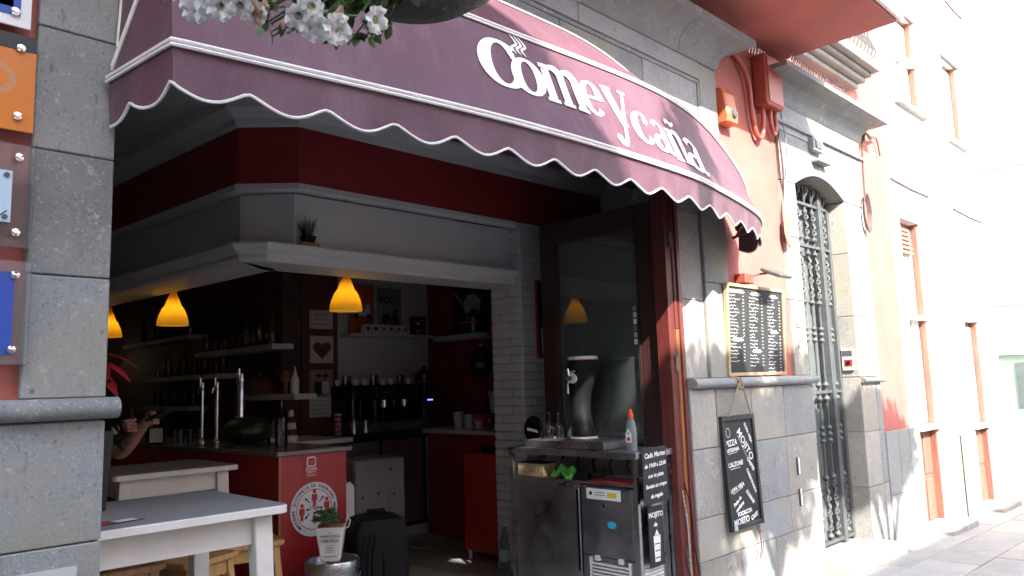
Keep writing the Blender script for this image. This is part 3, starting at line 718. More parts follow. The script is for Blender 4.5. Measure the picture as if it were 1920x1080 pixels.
def glyph(ch):
    st = []
    if ch == 'C':
        st += [(E_(.55, .5, .42, .47, 42, 318), wE(42, 318, .08, .30)), (line((.86, .95), (.86, .66)), [.03, .10]), (line((.84, .78), (.90, .60)), [.16, .05])]
    elif ch == 'c':
        st += [(E_(.55, .5, .38, .46, 50, 322), wE(50, 322, .09, .32)), (E_(.76, .74, .06, .06, 0, 360, 10), [.12] * 11)]
    elif ch == 'o':
        st += [(E_(.5, .5, .36, .46, 0, 360), wE(0, 360, .08, .28))]
    elif ch == 'e':
        st += [(E_(.52, .5, .37, .46, 0, 318), wE(0, 318, .09, .28)), (line((.2, .52), (.98, .52)), [.085, .085])]
    elif ch == 'm':
        for x in (.15, .5, .85):
            st += [(line((x, 0), (x, .86)), [.17, .17]), (line((x - .14, .03), (x + .14, .03)), [.06, .06])]
        st += [(line((.01, .93), (.2, .93)), [.07, .1])]
        for x in (.325, .675): st += [(E_(x, .74, .175, .22, 172, 8, 12), [.06, .06, .07, .08, .09, .10, .12, .14, .16, .17, .17, .17, .17])]
    elif ch == 'y':
        st += [(line((.18, .95), (.60, -.05)), [.27, .2]), (line((.88, .95), (.55, -.05), (.40, -.42), (.24, -.56), (.08, -.50)), [.09, .1, .11, .13, .16]),
               (line((0, .97), (.38, .97)), [.07, .07]), (line((.70, .97), (1.02, .97)), [.07, .07]), (E_(.10, -.44, .06, .06, 0, 360, 10), [.12] * 11)]
    elif ch == 'a':
        st += [(line((.70, .10), (.70, .70)), [.26, .26]), (E_(.45, .70, .27, .26, 0, 150, 14), [.24, .22, .18, .14, .11, .10, .09, .09, .09, .10, .12, .14, .16, .17, .18]),
               (E_(.38, .27, .26, .22, 60, 330, 20), wE(60, 330, .08, .24, 20)), (line((.70, .14), (.84, .03), (1.0, .10)), [.2, .12, .05])]
    elif ch == 'n':
        for x in (.24, .78): st += [(line((x, 0), (x, .84)), [.25, .25]), (line((x - .2, .03), (x + .22, .03)), [.06, .06])]
        st += [(line((.02, .93), (.3, .93)), [.07, .12]), (E_(.52, .70, .27, .25, 170, 5, 12), [.07, .07, .08, .09, .10, .12, .15, .18, .21, .24, .25, .25, .25]),
               (cr([(.22, 1.18), (.38, 1.29), (.56, 1.20), (.76, 1.30)], 5), [.05, .08, .1, .12, .12, .1, .1, .1, .1, .1, .1, .12, .12, .1, .08, .05])]
    return st
X0 = 1.30
lay = [('C', 1.225, .225, .355, .49), ('o', 1.395, .195, .345, .385), ('m', 1.575, .29, .345, .405), ('e', 1.85, .16, .36, .39), ('y', 2.025, .19, .345, .41), ('c', 2.20, .165, .215, .36), ('a', 2.36, .18, .18, .365), ('n', 2.525, .195, .15, .37), ('a', 2.71, .225, .12, .39)]
for ch, sx0, wd, v0, vh in lay:
    g = G()
    for q, (pts, ws) in enumerate(glyph(ch)):
        ht = .54 * vh
        P = [Vector((p.x * wd, p.y * ht)) for p in pts]
        f = lambda x, y, q=q: surf(sx0 + x, v0 + y / .54, .0045 + q * .0004)
        if len(P) < 6: 
            P2 = []; W2 = []
            for i in range(len(P) - 1):
                for k in range(5): P2.append(P[i].lerp(P[i + 1], k / 5)); W2.append(ws[i] + (ws[i + 1] - ws[i]) * k / 5)
            P2.append(P[-1]); W2.append(ws[-1]); P, ws = P2, W2
        vs, fs = ribbon(P, [x_ * wd * 1.12 for x_ in ws], f); g.add(vs, fs)
    g.obj('letter', 'letter', aw)
g = G()
for k in range(3):
    P = cr([(1.455 + k * .03, .76), (1.435 + k * .03, .82), (1.47 + k * .028, .88), (1.44 + k * .026, .97)], 6)
    vs, fs = ribbon([Vector((p.x, p.y)) if hasattr(p, 'x') else p for p in P], [.004 + .013 * math.sin(math.pi * i / (len(P) - 1)) for i in range(len(P))], lambda x, y: surf(x, y, .005)); g.add(vs, fs)
g.obj('steam_mark', 'letter', aw)

# ------------------------------------------------------------------ cafe interior shell
FZ = .08
fl = B(.3, 5.6, .0, 8.6, -.2, FZ - .012).obj('interior_floor', 'floor', cafe)
for i in range(7):
    for j in range(9):
        x, y = 2.3 + i * .4, .05 + j * .4
        B(x + .003, x + .397, y + .003, y + .397, FZ - .02, FZ).obj('floor_tile', 'floor', fl, bevel=.002)
B(.3, 5.6, .36, 8.6, 3.30, 3.4).obj('ceiling', 'ceil', cafe)
B(.2, .3, .36, 8.6, -.2, 3.3).obj('left_wall', 'ceil', cafe)
B(.3, 3.45, 8.5, 8.6, FZ, 3.3).obj('deep_wall', 'darkwall', cafe)
B(3.70, 5.31, 4.0, 4.1, FZ, 3.3).obj('back_wall', 'white', cafe)
rw = B(5.31, 5.4, 2.2, 4.1, FZ, 3.3).obj('red_side_wall', 'redwall', cafe)
B(5.31, 5.4, .36, 2.198, FZ, 3.3).obj('side_wall_white', 'white', cafe)
B(3.45, 3.64, 3.82, 8.5, FZ, 3.3).obj('shelf_wall', 'darkwall', cafe)
B(3.642, 4.03, 3.80, 3.9, FZ, 3.3).obj('brown_pilaster', 'brown', cafe)
lg = [(1.68, 6.8), (2.03, 1.72), (2.31, 1.47), (5.3, 1.47)]
G().sweep(lg, [(0, 2.78), (0, 3.14), (-.06, 3.14), (-.06, 2.78)]).obj('red_fascia', 'redwall', cafe)
G().sweep(lg, [(0, 3.142), (.02, 3.15), (.03, 3.19), (.10, 3.24), (.11, 3.298), (-.06, 3.298), (-.06, 3.142)]).obj('ceiling_cornice', 'white', cafe)
G().sweep([(1.68, 6.8), (2.03, 1.72), (2.31, 1.47), (4.22, 1.47)], [(-.012, 2.735), (.012, 2.745), (.012, 2.778), (-.06, 2.778), (-.06, 2.735)]).obj('fascia_moulding', 'white', cafe)
G().sweep([(1.75, 6.8), (2.09, 1.80), (2.33, 1.56), (4.22, 1.56)], [(0, 2.39), (0, 2.734), (-.06, 2.734), (-.06, 2.39)]).obj('recessed_band', 'white', cafe)
bm_path = [(1.62, 6.8), (2.0, 1.62), (2.12, 1.50), (4.215, 1.50)]
G().sweep(bm_path, [(0, 2.30), (.0, 2.325), (.03, 2.345), (.05, 2.375), (.05, 2.388), (-.34, 2.388), (-.34, 2.28), (-.02, 2.28)]).obj('white_beam', 'white', cafe)
# white painted brick pillar, each brick its own piece
pil = B(4.226, 4.60, 1.456, 1.78, FZ, 2.776).obj('brick_pillar', 'white', cafe)
bh = .066; z = FZ + .003; r_ = 0
while z + bh < 2.77:
    if r_ % 2 == 0: fr = [(4.215, 4.43), (4.436, 4.61)]; sd = [(1.45, 1.56), (1.566, 1.785)]
    else: fr = [(4.215, 4.33), (4.336, 4.55), (4.556, 4.61)]; sd = [(1.45, 1.67), (1.676, 1.785)]
    for q, (a, b) in enumerate(fr):
        B(a, b, 1.44 + random.uniform(-.002, .003), 1.458, z, z + bh - .006).obj('brick', 'white', pil, bevel=.005)
    for a, b in sd:
        B(4.212 + random.uniform(-.003, .002), 4.228, a + .009, b, z, z + bh - .006).obj('brick', 'white', pil, bevel=.005)
    z += bh; r_ += 1
# red framed board on the pillar
o = thing('pillar_board', 'dark red framed board hanging on the white brick pillar', 'board', (4.41, 1.435, 1.70))
B(-.05, .08, -.02, 0, 0, .62).obj('frame', 'redwall', o, bevel=.004); B(-.03, .06, -.024, -.018, .02, .60).obj('panel', 'black', o)
B(-.01, .05, -.03, -.023, .03, .24).obj('card', 'paper', o)
# wooden door frame and the leaf folded into the room
fm = G().box(4.10, 4.165, .02, .12, FZ, 3.15).box(4.20, 4.24, -.0, .12, FZ, 3.15).obj('door_jamb', 'wood', cafe, bevel=.004)
B(4.166, 4.199, .012, .11, FZ, 1.82).obj('worn_strip', 'wood_orange', fm, bevel=.003)
B(4.166, 4.199, .012, .11, 1.823, 3.15).obj('worn_strip', 'wood', fm, bevel=.003)
for z in (.4, 1.6, 2.4): G().lathe([(.012, -.05), (.012, .05)], 10, (4.15, .012, z)).obj('hinge', 'iron', fm, True)
lf = G().box(4.14, 4.185, .125, .27, .1, 2.68).box(4.14, 4.185, 1.02, 1.16, .1, 2.68).box(4.14, 4.185, .27, 1.02, 2.52, 2.68).box(4.14, 4.185, .27, 1.02, .1, .5)
lf = lf.obj('door_leaf', 'wood_dark', cafe, bevel=.005)
B(4.158, 4.166, .262, 1.028, .495, 2.525).obj('glass_pane', 'pane_veiled', lf)
for y in (.27, 1.008): B(4.128, 4.14, y, y + .012, .5, 2.52).obj('glazing_bead', 'wood_dark', lf)
for k in range(6): B(4.153, 4.1575, .31, .335, 1.74 + k * .045, 1.775 + k * .045).obj('glass_sticker', ['whiteprint', 'skyblue', 'poster_grey'][k % 3], lf)
# things seen through the glass against the white side wall
o = thing('wooden_cabinet', 'narrow pale wooden wall cabinet behind the glass door leaf', 'cabinet', (5.29, 1.78, 1.72))
B(-.22, 0, -.16, .16, 0, .62).obj('case', 'boxwood', o, bevel=.004); B(-.226, -.219, -.14, .14, .02, .60).obj('door', 'kraft', o, bevel=.003)
o = thing('wall_shelf', 'white wall shelf carrying a dark box behind the glass door leaf', 'shelf', (5.31, 1.2, 2.08))
B(-.25, 0, -.4, .35, 0, .035).obj('board', 'white', o)
o = thing('speaker_box', 'dark box speaker standing on the shelf behind the glass door', 'speaker', (5.17, 1.2, 2.116))
B(-.1, .1, -.2, .2, 0, .32).obj('case', 'black_wood', o, bevel=.006); G().lathe([(.08, -.112), (.1, -.101)], 18, (0, 0, .15), 'x').obj('cone', 'black', o, True)
for k in range(4):
    o = B(-.12, .12, -.16, .16, 0, .075).obj('plastic_tray', 'skyblue', None, bevel=.004, loc=(5.16, 1.3, 1.45 + k * .08)); solo(o, 'pale blue plastic tray in the stack behind the glass door', 'tray', 'trays behind the glass door')
o = thing('tray_bench', 'low white bench carrying the blue trays behind the glass door', 'bench', (5.15, 1.25, FZ))
B(-.14, .15, -.45, .45, 1.32, 1.37).obj('top', 'white', o); 
for s_ in (-1, 1): B(-.13, .14, s_ * .42 - .02, s_ * .42 + .02, 0, 1.32).obj('leg', 'white', o)

# ================================================================== THINGS INSIDE
# bar counter
bc = thing('bar_counter', 'red panelled bar counter with granite top and distance sticker', 'counter', (0, 0, 0))
G().prism([(2.33, 1.73), (2.81, 1.73), (2.53, 5.8), (2.05, 5.8)], FZ, 1.10).obj('body', 'redlam', bc, bevel=.002)
G().prism([(2.30, 1.70), (2.84, 1.70), (2.56, 5.82), (2.02, 5.82)], 1.102, 1.132).obj('top', 'granite', bc, bevel=.006)
B(2.325, 2.338, 1.722, 1.73, FZ, 1.10).obj('edge_strip', 'kraft', bc)
# round sticker
cxs, czs, rs = 2.572, .757, .167
sk = G().prismY([(cxs + rs * math.cos(t), czs + rs * math.sin(t)) for t in [2 * math.pi * i / 48 for i in range(48)]], 1.7265, 1.7285).obj('distance_sticker', 'whiteprint', bc)
def ring(r0, r1, y, m, a0=0, a1=360, n=48):
    vs = []; fs = []
    for i in range(n + 1):
        a = R(a0 + (a1 - a0) * i / n); vs += [(cxs + r0 * math.cos(a), y, czs + r0 * math.sin(a)), (cxs + r1 * math.cos(a), y, czs + r1 * math.sin(a))]
    for i in range(n): fs.append((2 * i, 2 * i + 1, 2 * i + 3, 2 * i + 2))
    return G().add(vs, fs).obj('ring', m, sk)
ring(.121, .126, 1.7258, 'redprint')
def around(s_, a_mid, r_, size, flip=False):
    step = 6.6
    for i, ch in enumerate(s_):
        a = a_mid + (len(s_) - 1) * step / 2 - i * step
        text(ch, size, sk, 'blackprint', atF(cxs + r_ * math.cos(R(a)), 1.7255, czs + r_ * math.sin(R(a)), R(a - 90)), bold=.0006)
around('DISTANCIA DE SEGURIDAD', 93, .145, .027)
around('- MANTENER -', -17, .145, .026); around('- MANTENER -', 203, .145, .026)
def fig(x, z, s_):
    g = G(); y0, y1 = 1.7245, 1.726
    g.prismY([(x + .013 * s_ * math.cos(t), z + .034 * s_ + .013 * s_ * math.sin(t)) for t in [2 * math.pi * i / 14 for i in range(14)]], y0, y1)
    g.prismY([(x - .018 * s_, z + .018 * s_), (x - .02 * s_, z - .02 * s_), (x - .011 * s_, z - .022 * s_), (x - .009 * s_, z - .058 * s_), (x + .009 * s_, z - .058 * s_), (x + .011 * s_, z - .022 * s_), (x + .02 * s_, z - .02 * s_), (x + .018 * s_, z + .018 * s_)], y0, y1)
    g.obj('figure_mark', 'redprint', sk)
fig(cxs, czs + .075, 1); fig(cxs - .088, czs - .005, 1); fig(cxs + .088, czs + .02, 1); fig(cxs, czs - .05, .7)
def arrow(x0, z0, x1, z1):
    d = Vector((x1 - x0, z1 - z0)).normalized(); n = Vector((-d.y, d.x)); a = Vector((x0, z0)); b = Vector((x1, z1)); c = b - d * .018
    P = [a + n * .0035, c + n * .0035, c + n * .010, b, c - n * .010, c - n * .0035, a - n * .0035]
    G().prismY([(p.x, p.y) for p in P], 1.7245, 1.726).obj('arrow_mark', 'blackprint', sk)
for sx, sz in ((1, 1), (-1, 1), (-1, -1), (1, -1)): arrow(cxs + sx * .035, czs + .01 + sz * .032, cxs + sx * .068, czs + .01 + sz * .066)
arrow(cxs - .032, czs, cxs - .062, czs); arrow(cxs + .034, czs + .004, cxs + .062, czs + .004)
text("1'5m", .036, sk, 'blackprint', atF(cxs - .002, 1.7253, czs + .008), bold=.0005)
lb = B(2.50, 2.60, 1.7262, 1.7285, .95, 1.085).obj('clean_zone_label', 'redprint', bc)
def rrect(x0, x1, z0, z1, r_, n=4):
    P = []
    for cx_, cz_, a in ((x1 - r_, z1 - r_, 0), (x0 + r_, z1 - r_, 90), (x0 + r_, z0 + r_, 180), (x1 - r_, z0 + r_, 270)):
        P += [(cx_ + r_ * math.cos(R(a + 90 * i / n)), cz_ + r_ * math.sin(R(a + 90 * i / n))) for i in range(n + 1)]
    return P
G().prismY(rrect(2.518, 2.582, 1.022, 1.084, .012), 1.7245, 1.726).obj('label_frame', 'whiteprint', lb)
G().prismY(rrect(2.526, 2.574, 1.030, 1.076, .008), 1.7235, 1.7244).obj('label_field', 'redprint', lb)
vs, fs = ribbon([Vector(p) for p in ((2.538, 1.055), (2.548, 1.043), (2.565, 1.066))], [.005, .006, .004], lambda x, z: (x, 1.723, z)); G().add(vs, fs).obj('tick_mark', 'tan', lb)
text('ZONA', .028, lb, 'whiteprint', atF(2.55, 1.7255, 1.007), bold=.0006); text('LIMPIA Y', .016, lb, 'whiteprint', atF(2.55, 1.7255, .988), bold=.0003)
for k in range(2): B(2.515, 2.585, 1.7252, 1.7261, .972 - k * .008, .974 - k * .008).obj('small_print', 'whiteprint', lb)

# white high tables
def table(label, x0, x1, y0, y1, zt):
    t = thing('high_table', label, 'table', ((x0 + x1) / 2, (y0 + y1) / 2, FZ), 0, 'white high tables')
    a, b, h = (x1 - x0) / 2, (y1 - y0) / 2, zt - FZ
    P = rrect(-a, a, -b, b, .035); G().prism(P, h - .032, h - .002).obj('tabletop', 'whitewood', t, bevel=.003); G().prism(rrect(-a + .004, a - .004, -b + .004, b - .004, .033), h - .0019, h).obj('laminate', 'greytop', t)
    for sx in (-1, 1):
        for sy in (-1, 1):
            lx, ly = sx * (a - .085), sy * (b - .085); g = G(Matrix.Translation((lx, ly, 0)))
            g.add([(sx * .035 - .028, sy * .035 - .028, 0), (sx * .035 + .028, sy * .035 - .028, 0), (sx * .035 + .028, sy * .035 + .028, 0), (sx * .035 - .028, sy * .035 + .028, 0), (-.036, -.036, h - .033), (.036, -.036, h - .033), (.036, .036, h - .033), (-.036, .036, h - .033)],
                  [(3, 2, 1, 0), (4, 5, 6, 7), (0, 1, 5, 4), (1, 2, 6, 5), (2, 3, 7, 6), (3, 0, 4, 7)]); g.obj('leg', 'whitewood', t, bevel=.004)
    for sy in (-1, 1): B(-a + .12, a - .12, sy * (b - .085) - .012, sy * (b - .085) + .012, h - .14, h - .033).obj('apron', 'whitewood', t)
    for sx in (-1, 1): B(sx * (a - .085) - .012, sx * (a - .085) + .012, -b + .12, b - .12, h - .14, h - .033).obj('apron', 'whitewood', t)
    return t
table('white high table just behind the stone pier with a small card on it', .68, 1.50, .06, .80, 1.07)
table('white high table further inside against the red counter', 1.42, 2.14, 1.86, 2.55, 1.07)
o = thing('table_card', 'small dark printed card lying on the near white table', 'card', (.90, .20, 1.071), R(12))
B(-.10, .10, -.04, .04, 0, .002).obj('sheet', 'poster_black', o); B(-.09, .0, -.03, .03, .002, .0026).obj('printed_field', 'redprint', o)
for k in range(3): B(.01, .09, -.025 + k * .02, -.015 + k * .02, .002, .0026).obj('print_line', 'whiteprint', o)
# pine stools
def stool(label, x, y, rz, h=.74):
    t = thing('bar_stool', label, 'stool', (x, y, FZ), rz, 'pine bar stools'); a = .17
    G().prism(rrect(-a, a, -a * .85, a * .85, .03), h - .03, h).obj('seat', 'pine', t, bevel=.006)
    for sx in (-1, 1):
        for sy in (-1, 1):
            g = G(); tx, ty = sx * (a - .045), sy * (a * .85 - .045); bx, by = tx + sx * .05, ty + sy * .05; q = .019
            g.add([(bx - q, by - q, 0), (bx + q, by - q, 0), (bx + q, by + q, 0), (bx - q, by + q, 0), (tx - q, ty - q, h - .031), (tx + q, ty - q, h - .031), (tx + q, ty + q, h - .031), (tx - q, ty + q, h - .031)],
                  [(3, 2, 1, 0), (4, 5, 6, 7), (0, 1, 5, 4), (1, 2, 6, 5), (2, 3, 7, 6), (3, 0, 4, 7)]); g.obj('leg', 'pine', t, bevel=.003)
    for sy in (-1, 1): B(-a + .05, a - .05, sy * (a * .85 - .045) - .01, sy * (a * .85 - .045) + .01, h - .10, h - .031).obj('rail', 'pine', t)
    for sx in (-1, 1): B(sx * (a + .0) - .012, sx * a + .012, -.13, .13, .28, .305).obj('foot_rest', 'pine', t); B(sx * (a - .045) - .01, sx * (a - .045) + .01, -.1, .1, h - .1, h - .031).obj('rail', 'pine', t)
    return t
stool('pine bar stool tucked under the near white table', 1.15, .95, R(3), .70)
stool('pine bar stool between the two white tables, legs showing', 1.62, 1.25, R(20), .62)
stool('pine bar stool behind the near table, closest to the red counter', 1.98, 1.42, R(-12), .62)
# poinsettia in a black box pot
p = thing('poinsettia', 'red poinsettia in a dark box pot standing on the near table', 'plant', (.895, .60, 1.071))
G().frustum((.085, .085), (.10, .10), 0, .30).obj('pot', 'black_wood', p, bevel=.004)
text('R', .05, p, 'poster_grey', atF(.03, -.0935, .12), shear=.2)
def leafmesh(name, Ln, Wd, m, droop=.35):
    vs = []; fs = []; n = 7
    for i in range(n + 1):
        t = i / n; wdt = Wd * (math.sin(math.pi * min(1, t * .92 + .06)) ** .8); z = -droop * Ln * t * t
        vs += [(t * Ln, -wdt, z + .12 * wdt), (t * Ln, 0, z - .1 * wdt), (t * Ln, wdt, z + .12 * wdt)]
    for i in range(n):
        b = 3 * i; fs += [(b, b + 1, b + 4, b + 3), (b + 1, b + 2, b + 5, b + 4)]
    return G().add(vs, fs).mesh(name, m, True)
br = leafmesh('bract', .14, .03, 'bract', .5); gl_ = leafmesh('leaf', .15, .045, 'leaf_dark', .8)
G().tube([(0, 0, .25), (.01, 0, .42), (.02, .01, .58)], .012, 6).obj('stem', 'leaf_dark', p)
for k in range(24):
    link('bract', br, p, (.02 + random.uniform(-.05, .05), .01 + random.uniform(-.05, .05), .55 + random.uniform(-.04, .07)), (random.uniform(-.3, .3), random.uniform(-.1, .45), k * 2.4))
for k in range(18):
    link('leaf', gl_, p, (.01, 0, .33 + .012 * k), (random.uniform(-.3, .3), random.uniform(0, .5), k * 2.1))

# pendant lamps
lampprof = [(.03, .235), (.034, .20), (.05, .165), (.08, .125), (.103, .07), (.112, .03), (.115, 0)]
inner = [(.112, .0), (.109, .03), (.100, .07), (.077, .122), (.047, .16), (.03, .197)]
LABL = ['yellow bell pendant lamp hanging below the beam above the counter end, largest of the lamps', 'yellow bell pendant lamp in the middle of the row over the counter', 'yellow bell pendant lamp furthest back, cut off by the stone pier']
lproto = None
for k, (x, y, z) in enumerate([(2.92, 1.90, 2.05), (2.24, 3.25, 2.03), (2.24, 4.76, 2.04)]):
    if k == 0:
        l = lproto = thing('pendant_lamp', LABL[0], 'lamp', (x, y, z), 0, 'yellow pendant lamps')
        G().lathe(lampprof + [(.03, .235)], 28, cap=False).obj('lamp_shade', 'shade', l, True)
        G().lathe([(.026, .2), (.026, .26), (.01, .28)], 12).obj('socket', 'shade', l, True)
        G().tube([(0, 0, .27), (0, 0, 1.24)], .004, 6).obj('cord', 'black', l)
        G().lathe([(.0, .03), (.022, .045), (.03, .075), (.022, .11), (.014, .15)], 14).obj('bulb', emit('bulb_glow', (1, .86, .55), 2.2), l, True)
    else:
        l = copy_tree(lproto); l.location = (x, y, z); l['label'] = LABL[k]
# plants on the beam
def grass_pot(label, loc, s_):
    t = thing('grass_pot', label, 'plant', loc); B(-.07 * s_, .07 * s_, -.05 * s_, .05 * s_, 0, .035 * s_).obj('tray', 'kraft', t)
    G().frustum((.035 * s_, .035 * s_), (.045 * s_, .045 * s_), .036 * s_, .09 * s_).obj('pot', 'black', t)
    g = G()
    for k in range(90):
        a = random.uniform(0, 6.28); r0 = random.uniform(0, .035) * s_; sp = random.uniform(.02, .085) * s_; h = random.uniform(.09, .17) * s_
        x, y = r0 * math.cos(a), r0 * math.sin(a); g.add([(x - .003, y, .085 * s_), (x + .003, y, .085 * s_), (x + sp * math.cos(a), y + sp * math.sin(a), .085 * s_ + h)], [(0, 1, 2)])
    g.obj('blades', 'leaf_dark', t); return t
grass_pot('small dark grass pot standing on the white beam near its corner', (2.41, 1.53, 2.389), .85)
grass_pot('second small grass pot on the beam, far left and dim', (1.87, 3.75, 2.389), .8)

# counter top things
o = thing('napkin_box', 'small napkin holder with white front on the counter', 'napkin holder', (2.22, 3.45, 1.133), R(-30))
B(-.05, .05, -.04, .04, 0, .13).obj('case', 'black_gloss', o, bevel=.004); B(-.045, .045, -.046, -.04, .015, .12).obj('front', 'paper', o)
def tap(label, x, y, h, r_, group=None):
    t = thing('beer_tap', label, 'beer tap', (x, y, 1.133), R(-40), group)
    G().lathe([(r_ * 2.0, 0), (r_ * 2.0, .012), (r_ * 1.2, .03), (r_, .05), (r_, h - .02), (r_ * 1.1, h - .01), (r_ * .9, h), (0, h)], 20).obj('column', 'chrome', t, True)
    G().tube([(0, 0, h - .06), (0, -.08, h - .05), (0, -.11, h - .09)], .009, 8).obj('spout', 'chrome', t, True)
    G().lathe([(.006, 0), (.011, .03), (.008, .07), (0, .075)], 10, (0, -.05, h - .04)).obj('handle', 'chrome', t, True)
    return t
tap('slim chrome beer tap, left one of the slim pair', 2.46, 3.20, .46, .015); tap('slim chrome beer tap, right one of the slim pair', 2.54, 3.12, .46, .015)
tap('thick chrome beer tap column right of the slim pair', 2.58, 2.80, .52, .030)
o = G().lathe([(.0, 0)] + [(.17 * math.sin(t), .125 - .125 * math.cos(t)) for t in [math.pi * i / 14 for i in range(1, 15)]], 28).obj('watermelon', 'melon', None, True, loc=(2.45, 2.42, 1.133)); o.scale = (1.0, .95, .82)
solo(o, 'whole dark green watermelon lying on the bar counter', 'watermelon')
tum = G().lathe([(.026, 0), (.032, .10), (.030, .10), (.024, .006)], 14, cap=False).mesh('tumbler', 'clear', True)
for k in range(6):
    o = link('tumbler', tum, None, (2.34 + .075 * (k % 3), 3.30 + .075 * (k // 3), 1.133)); solo(o, 'clear tumbler in the cluster on the counter left of the taps', 'glass', 'tumblers on the counter')
def bottle_mesh(h, r_, m, neck=.35):
    return G().lathe([(r_ * .9, 0), (r_, .01), (r_, h * (.62 - neck * .1)), (r_ * .75, h * .70), (r_ * .36, h * .78), (r_ * .34, h * .97), (r_ * .42, h * .975), (r_ * .42, h)], 12).mesh('bottle', m, True)
bots = [bottle_mesh(.30, .037, 'bottle_dark'), bottle_mesh(.27, .034, 'bottle_amber'), bottle_mesh(.24, .042, 'clear'), bottle_mesh(.31, .04, 'clear')]
jarm = G().lathe([(.045, 0), (.05, .01), (.05, .13), (.04, .15), (.042, .17), (0, .17)], 14).mesh('jar', 'clear', True)
SH = [('highest white shelf on the dark wall, furthest left', 5.46, 7.5, 2.14, 4), ('white shelf holding jars and bottles, upper right on the dark wall', 3.60, 5.30, 1.93, 12), ('middle white shelf with a row of glasses on the dark wall', 4.72, 6.7, 1.70, 12), ('white shelf right of the taps with white squeeze bottle', 3.20, 4.25, 1.48, 0), ('lowest white shelf at the back left of the dark wall', 5.42, 6.8, 1.38, 7)]
where = ['on the highest left shelf', 'on the upper right shelf', 'on the middle shelf with glasses', '', 'on the lowest left shelf']
for k, (lab, y0, y1, z, n) in enumerate(SH):
    o = thing('bar_shelf', lab, 'shelf', (3.45, (y0 + y1) / 2, z), 0, 'white shelves behind the bar')
    B(-.21, -.001, -(y1 - y0) / 2, (y1 - y0) / 2, -.05, 0).obj('board', 'white', o, bevel=.003)
    for i in range(n):
        y = y0 + .12 + (y1 - y0 - .2) * i / max(1, n) + random.uniform(-.02, .02); x = 3.32 + random.uniform(-.03, .03)
        if k == 2: me, nm, ct = (tum, 'tumbler', 'glass') if i % 3 else (bots[3], 'bottle', 'bottle')
        elif i % 3 == 1: me, nm, ct = jarm, 'jar', 'jar'
        else: me, nm, ct = bots[(i * 7 + k) % 4], 'bottle', 'bottle'
        o = link(nm, me, None, (x, y, z + .001)); solo(o, f'{ct} standing {where[k]}', ct, f'{ct} row {where[k]}')
o = G().lathe([(.035, 0), (.037, .02), (.037, .12), (.02, .16), (.008, .20), (.006, .235), (0, .235)], 14).obj('squeeze_bottle', 'ceramic', None, True, loc=(3.32, 3.34, 1.481)); solo(o, 'white squeeze bottle at the end of the shelf right of the taps', 'bottle')
o = thing('straw_jar', 'glass of orange straws on the shelf right of the taps', 'straw jar', (3.32, 3.50, 1.481))
link('glass', tum, o)
for k in range(14): G().tube([(random.uniform(-.015, .015), random.uniform(-.015, .015), .01), (random.uniform(-.05, .05), random.uniform(-.05, .05), .2)], .003, 5).obj('straw', 'kraft', o)
o = thing('wicker_cover', 'brown wicker food cover on the shelf behind the taps', 'food cover', (3.30, 3.95, 1.481))
G().lathe([(.19 * math.cos(t), .17 * math.sin(t)) for t in [math.pi / 2 * i / 8 for i in range(8)]] + [(.0, .17)], 20).obj('dome', 'brown', o, True); G().lathe([(.015, .17), (.02, .19), (0, .2)], 10).obj('knob', 'brown', o, True)
for k, (x, y, me, nm) in enumerate([(2.62, 2.35, jarm, 'jar'), (2.55, 2.12, bots[3], 'bottle'), (2.33, 3.9, bots[0], 'bottle'), (2.28, 4.2, bots[1], 'bottle')]):
    o = link(nm, me, None, (x, y, 1.133)); solo(o, ['clear storage jar on the counter right of the watermelon', 'clear bottle on the counter nearest its front end', 'dark bottle on the counter behind the napkin holder', 'amber bottle on the counter, furthest back'][k], nm)
o = thing('striped_cone', 'small striped cone ornament standing behind the counter end', 'ornament', (3.10, 3.0, 1.10))
for k in range(6): G().lathe([(.06 - .009 * k, .05 * k), (.053 - .009 * k, .05 * k + .049)], 16).obj('stripe', ['white', 'darkwall'][k % 2], o, True)
o = thing('work_shelf', 'white work ledge behind the counter below the calendar', 'ledge', (3.3, 3.2, 1.06)); B(-.35, .35, -.25, .5, 0, .035).obj('board', 'white', o)
for sx in (-.3, .3): B(sx - .02, sx + .02, -.2, .45, -.98, -.0).obj('support', 'black_wood', o)
o = B(-.25, .25, -.012, .0, 0, .03).obj('strip_lamp', 'tubelight', None, loc=(2.95, 8.3, 1.95)); solo(o, 'lit strip lamp glowing far at the back left', 'lamp')

# papers on the brown pilaster
py = 3.797
def sheet(name, label, cat, x0, x1, z0, z1, m, y=None, d=.006):
    t = thing(name, label, cat, ((x0 + x1) / 2, y or py, z0)); B(-(x1 - x0) / 2, (x1 - x0) / 2, -d, 0, 0, z1 - z0).obj('sheet', m, t); return t
t = sheet('notice', 'white paper notice at the top of the brown pilaster', 'notice', 3.72, 3.97, 2.09, 2.27, 'paper')
for k in range(3): B(-.08, .08 - .03 * (k % 2), -.0085, -.0062, .04 + k * .045, .05 + k * .045).obj('print_line', 'poster_grey', t)
t = sheet('heart_picture', 'square picture of a dark red heart on the brown pilaster', 'picture', 3.72, 3.97, 1.76, 2.02, 'paper', d=.015)
P = [(.095 * .0625 * 16 * math.sin(a) ** 3, .13 + .095 * .0625 * (13 * math.cos(a) - 5 * math.cos(2 * a) - 2 * math.cos(3 * a) - math.cos(4 * a))) for a in [2 * math.pi * i / 40 for i in range(40)]]
G().prismY(P, -.02, -.0155).obj('heart', 'brown', t)
t = sheet('photo_print', 'photograph of two people above the calendar on the pilaster', 'photo', 3.72, 3.97, 1.47, 1.70, 'skin')
